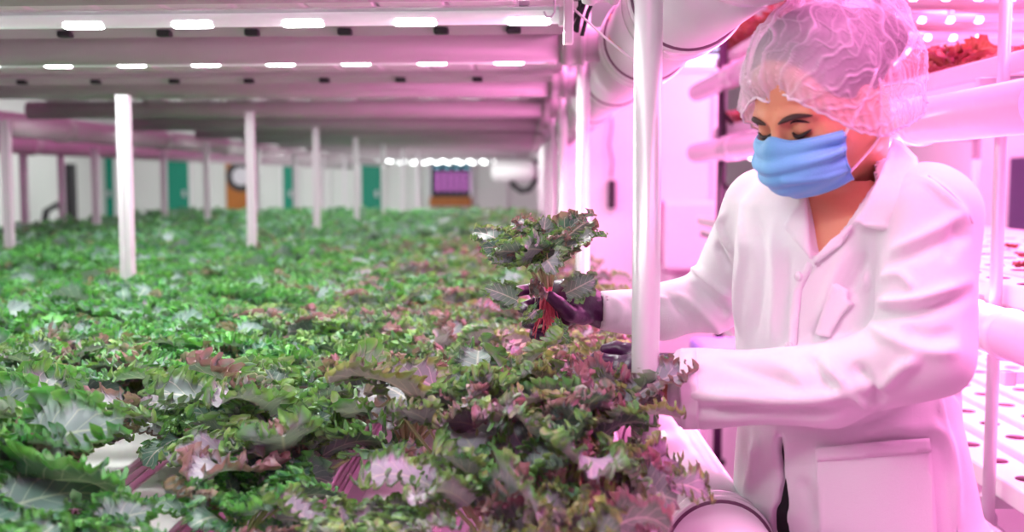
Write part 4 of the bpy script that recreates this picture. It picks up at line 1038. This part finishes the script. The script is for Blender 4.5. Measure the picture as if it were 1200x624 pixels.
rid1 = np.abs(np.sin(psi*8.0+w1*3.0))**.5; rid1b = np.abs(np.sin(psi*19+w1*6+1))**.5
rid2 = np.abs(np.sin(fx*9.5+w1*2.6+.8*np.sin(psi*3.5+fx*2)+.25*np.sin(psi*17)))**.5; rid2b = np.abs(np.sin(fx*21+w1*4+.8*np.sin(psi*5)))**.5
bl = 1/(1+np.exp(-(fx-.18)*9))
line = lambda r, k: np.exp(-(r/k)**2)
pleat = bl*np.maximum(line(rid1,.33), .5*line(rid1b,.34)) + (1-bl)*np.maximum(line(rid2,.36), .5*line(rid2b,.34))
cross = .5*np.exp(-(np.abs(np.sin(psi*3+fx*4+w1*5))**.5/.28)**2); pleat = np.clip(np.maximum(pleat, cross), 0, 1)
edge = np.exp(-((1-pv)/.012)**2)+0*az
gather = .5+.5*np.sin(az*70+2*np.sin(az*9)); disp = .0045*pleat + .0035*np.sin(psi*5+fx*6)*np.sin(fx*4+1) + pull*.0022*gather
X, Y_, Z_ = X*(1+disp/.11), Y_*(1+disp/.11), Z_*(1+disp/.11)
alpha = np.clip(.10 + .10*bl + .66*pleat + .34*bl*(np.clip(fx,0,1))**1.5 + .25*pull*gather + .5*edge, 0, .97)
Vc = (HO + (X+CC_[0])[...,None]*HF + (Y_+CC_[1])[...,None]*HL + (Z_+CC_[2])[...,None]*HU).reshape(-1, 3)
i_ = np.arange(NP_-1)[:,None]*NA; j_ = np.arange(NA)[None,:]; j2 = (j_+1) % NA
Qc = np.stack([i_+j_, i_+j2, i_+NA+j2, i_+NA+j_], -1).reshape(-1, 4); colr = np.ones((len(Vc), 4)); colr[:,0] = alpha.ravel()
NET = net_mat(); net = add('hair_net', Vc, Qc, NET, person, True, colr)
rim = Vc[-NA::3]-BASE; MB().sweep([tuple(p) for p in rim]+[tuple(rim[0])], .0018, 6).build('elastic_edge', LP, net)
# --- gloves
GLV = mat('purple_black_nitrile', (.060,.008,.060), .30, spec=.6, noise=.2, nscale=20, bump=.15, bscale=120)
def glove(name, W_, palm, fingers, thumb, rp, lab, gd):
    def fn(P):
        d = rcone(P, W_, palm[0], rp[0], rp[1]); d = smin(d, rcone(P, W_, W_+gd*.06, rp[0], rp[0]*1.05), .01)
        for i in range(len(palm)-1): d = smin(d, rcone(P, palm[i], palm[i+1], rp[1], rp[2]), .012)
        for ch in fingers:
            d = smin(d, rcone(P, palm[0], ch[0], rp[1]*.8, .0115), .012)
            g = np.full(len(P), 9.0)
            for i in range(len(ch)-1): g = smin(g, rcone(P, ch[i], ch[i+1], .0108-.001*i, .0100-.001*i), .003)
            d = smin(d, g, .004)
        g = np.full(len(P), 9.0)
        for i in range(len(thumb)-1): g = smin(g, rcone(P, thumb[i], thumb[i+1], .0135-.0015*i, .0125-.0015*i), .004)
        return smin(d, g, .008)
    allp = np.array([W_, W_+gd*.06]+list(palm)+[p for c in fingers for p in c]+list(thumb)); V, Q = surface_net(fn, allp.min(0)-.06, allp.max(0)+.06, .0030)
    N_ = vnormals(V, Q); d0 = np.linalg.norm(V-W_, axis=1); V = V+N_*(.0012*np.sin(d0*420)*np.exp(-(d0/.035)**2))[:,None]
    o = add(name, smooth_mesh(V, Q, 1), Q, GLV); return o
# far hand: wraps round the root bundle
glove('glove', P3(706,366,1.805), [P3(676,351,1.80), P3(664,346,1.795)],
      [[P3(650,338,1.80),P3(628,338,1.812),P3(609,341,1.795),P3(603,344,1.775)],
       [P3(648,354,1.80),P3(626,356,1.812),P3(612,361,1.79),P3(618,364,1.765)],
       [P3(650,370,1.795),P3(630,374,1.805),P3(618,379,1.782),P3(626,381,1.76)],
       [P3(655,384,1.79),P3(638,390,1.798),P3(627,393,1.778),P3(634,394,1.76)]],
      [P3(684,372,1.78),P3(668,368,1.752),P3(655,356,1.738),P3(645,348,1.735)], (.026,.031,.026), '', (MDF-CUF)/np.linalg.norm(MDF-CUF))
glove('glove', P3(806,440,1.59), [P3(752,440,1.64), P3(742,440,1.65)],
      [[P3(722,425,1.665),P3(700,420,1.68),P3(688,428,1.68),P3(684,438,1.675)],
       [P3(720,440,1.66),P3(698,440,1.67),P3(687,448,1.668),P3(688,458,1.66)],
       [P3(722,454,1.65),P3(704,458,1.655),P3(694,466,1.65),P3(696,474,1.645)],
       [P3(728,466,1.64),P3(714,473,1.64),P3(706,480,1.635),P3(708,487,1.63)]],
      [P3(756,425,1.66),P3(738,412,1.69),P3(722,408,1.70),P3(710,410,1.70)], (.032,.034,.028), '', (MDN-CUN)/np.linalg.norm(MDN-CUN))
# --- trousers and shoes
TR = mat('black_trouser_cloth', (.006,.005,.008), .8, noise=.2); SH = mat('white_work_shoe', (.75,.72,.74), .5, noise=.1)
HIP = A3(.520,1.657,.90)
def tr_fn(P):
    t, l, f = torso(P, .012); d = smax(t, P[:,2]-1.12, .01); d = smax(d, .80-P[:,2], .02)
    for s in (1,-1):
        h = HIP+LF*s*.088; k = A3(h[0]+.04,h[1],.48)+FW*.02; an = A3(h[0]+.04,h[1],.07)
        d = smin(d, smin(rcone(P, h+A3(0,0,-.13), k, .078, .060), rcone(P, k, an, .062, .050), .02), .02)
    return smax(d, .05-P[:,2], .01)
Vt, Qt = surface_net(tr_fn, (.20,1.36,.03), (.92,1.97,1.14), .008); add('trousers', Vt, Qt, TR)
for s in (1,-1):
    a = HIP+LF*s*.088; a = A3(a[0]+.04,a[1],0)
    def sh_fn(P, a=a):
        d = rcone(P, a+A3(0,0,.045), a+FW*.15+A3(0,0,.030), .042, .036); return smax(smin(d, rcone(P, a+A3(0,0,.04), a+A3(0,0,.075), .045, .047), .02), .002-P[:,2], .004)
    Vs, Qs = surface_net(sh_fn, a+A3(-.26,-.26,-.01), a+A3(.2,.2,.15), .005); add('shoe', Vs, Qs, SH)
# --- the kale plant held up in the gloved hand
root = P3(641,345,1.765)
(Vk, Qk, Uk, Ck), (sv, sf) = kale_proto(803, 30, 50, 17, size=.68, hscale=.85, upright=.72)
(Vk2, Qk2, Uk2, Ck2), _s = kale_proto(781, 5, 50, 17, size=.58, hscale=.5)
def tilt(V_, ax, ay):
    c, s = math.cos(ax), math.sin(ax); V_ = np.stack([V_[:,0], V_[:,1]*c-V_[:,2]*s, V_[:,1]*s+V_[:,2]*c], -1)
    c, s = math.cos(ay), math.sin(ay); return np.stack([V_[:,0]*c+V_[:,2]*s, V_[:,1], -V_[:,0]*s+V_[:,2]*c], -1)
Vk = tilt(xf(Vk, 2.4, (0,0,0)), .25, -.18); sv = tilt(xf(sv, 2.4, (0,0,0)), .25, -.18); Vk2 = tilt(Vk2, 1.5, -.5)
hk = empty('kale_plant', root); tag(hk, 'uprooted bronze kale plant with bare red roots held up in the gloved hand', 'kale plant', 'kale plants held by the person')
for nm_, V_, Q_, U_, C_, off in (('foliage', Vk, Qk, Uk, Ck, (.0,.0,.0)), ('drooping_leaves', Vk2, Qk2, Uk2, Ck2, (-.012,-.035,-.015))):
    o = bpy.data.objects.new(nm_, np_mesh(nm_, V_*.86+np.array(off), Q_, KM[1], True, U_, C_)); COL.objects.link(o); o.parent = hk
o = bpy.data.objects.new('stalks', np_mesh('stalks', sv*.86, sf, SM[1])); COL.objects.link(o); o.parent = hk
mb = MB(); rr = random.Random(5)
for k in range(46):
    a = rr.uniform(0, 6.28); r0 = rr.uniform(0, .007); x0, y0 = r0*math.cos(a), r0*math.sin(a)-.004; L0 = rr.uniform(.05,.085)
    sx_ = rr.uniform(-.022,.020); ph = rr.uniform(0,6)
    mb.sweep([(x0+sx_*(t**1.3)+.0015*math.sin(t*9+ph), y0-.012*t+rr.uniform(-.001,.001)-.006, .012-L0*t) for t in np.linspace(0,1,9)], [.0015*(1-.6*t) for t in np.linspace(0,1,9)], 5)
mb.build('roots', mat('red_pink_roots', (.72,.10,.16), .45, noise=.3, nscale=60), hk)
# ================================================================ camera and light
cd = bpy.data.cameras.new('camera'); cd.sensor_width = 36; cd.lens = 36*F/1200; cd.clip_start = .02
co = bpy.data.objects.new('camera', cd); COL.objects.link(co); co.location = CAM; co.rotation_euler = CAM_ROT.to_euler()
cd.dof.use_dof = True; cd.dof.focus_distance = 1.78; cd.dof.aperture_fstop = 3.0
SC.camera = co
def area(name, loc, rot, sx, sy, e, col, spread=180):
    l = bpy.data.lights.new(name, 'AREA'); l.shape = 'RECTANGLE'; l.size = sx; l.size_y = sy; l.energy = e; l.color = col; l.spread = math.radians(spread)
    o = bpy.data.objects.new(name, l); COL.objects.link(o); o.location = loc; o.rotation_euler = rot; return o
PINK = (1,.27,.66)
R90 = math.radians
area('pink_aisle_lamp', (.75,1.0,3.3), (0,0,0), .5, 3, 62, PINK)
area('pink_aisle_lamp', (.75,6.0,3.3), (0,0,0), .5, 6, 100, PINK)
area('pink_aisle_lamp', (1.0,10.2,3.1), (R90(40),0,0), 1.2, 2, 90, PINK)
area('pink_rack_and_fill', (1.6,4.0,1.4+.46), (0,0,0), 1.1, 3.4, 32, PINK)
area('pink_rack_and_fill', (1.6,3.6,1.4+.08), (0,0,0), 1.1, 3.4, 30, PINK)
area('pink_rack_and_fill', (1.6,3.4,1.4-.42), (0,0,0), 1.1, 3.4, 30, PINK)
area('pink_rack_and_fill', (1.2,2.3,2.1), (0,R90(52),0), .5, 3.2, 46, PINK)  # unseen pink light added to tint the kale near the aisle
area('pink_rack_and_fill', (.93,3.6,1.2), (0,R90(90),0), .35, 3.5, 48, PINK)  # unseen sideways light added to turn the rack's ceiling pipes pink
area('pink_kale_fill', (.62,3.4,2.05), (0,R90(48),0), .25, 3.0, 20, PINK, 120)  # unseen fill added to pinken the kale beside the aisle
area('pink_kale_fill', (.60,.7,2.0), (R90(12),R90(38),0), .25, .9, 4.5, PINK, 100)  # unseen fill added for pink on the foreground kale
area('pink_wall_lamp', (4.6,6,2.2), (0,R90(90),0), 2, 8, 110, PINK)
area('pink_back_fill', (3.4,11,3.1), (R90(60),0,0), 2, 1.5, 170, PINK)  # unseen fill added to brighten the far right background
area('white_coat_fill', (.04,1.35,1.66), (0,R90(-62),0), .08, 1.2, .9, (.93,1,.95))  # unseen neutral fill added for the coat's left front
area('white_far_lamp', (-5,18,3.2), (0,0,0), 5, 8, 320, (.9,1,.93))
w = bpy.data.worlds.new('world'); SC.world = w; w.use_nodes = True
w.node_tree.nodes['Background'].inputs[0].default_value = (1,.40,.66,1); w.node_tree.nodes['Background'].inputs[1].default_value = .3
SC.view_settings.view_transform = 'Standard'; SC.view_settings.look = 'None'; SC.view_settings.exposure = .16; SC.view_settings.gamma = 1; SC.view_settings.use_curve_mapping = False
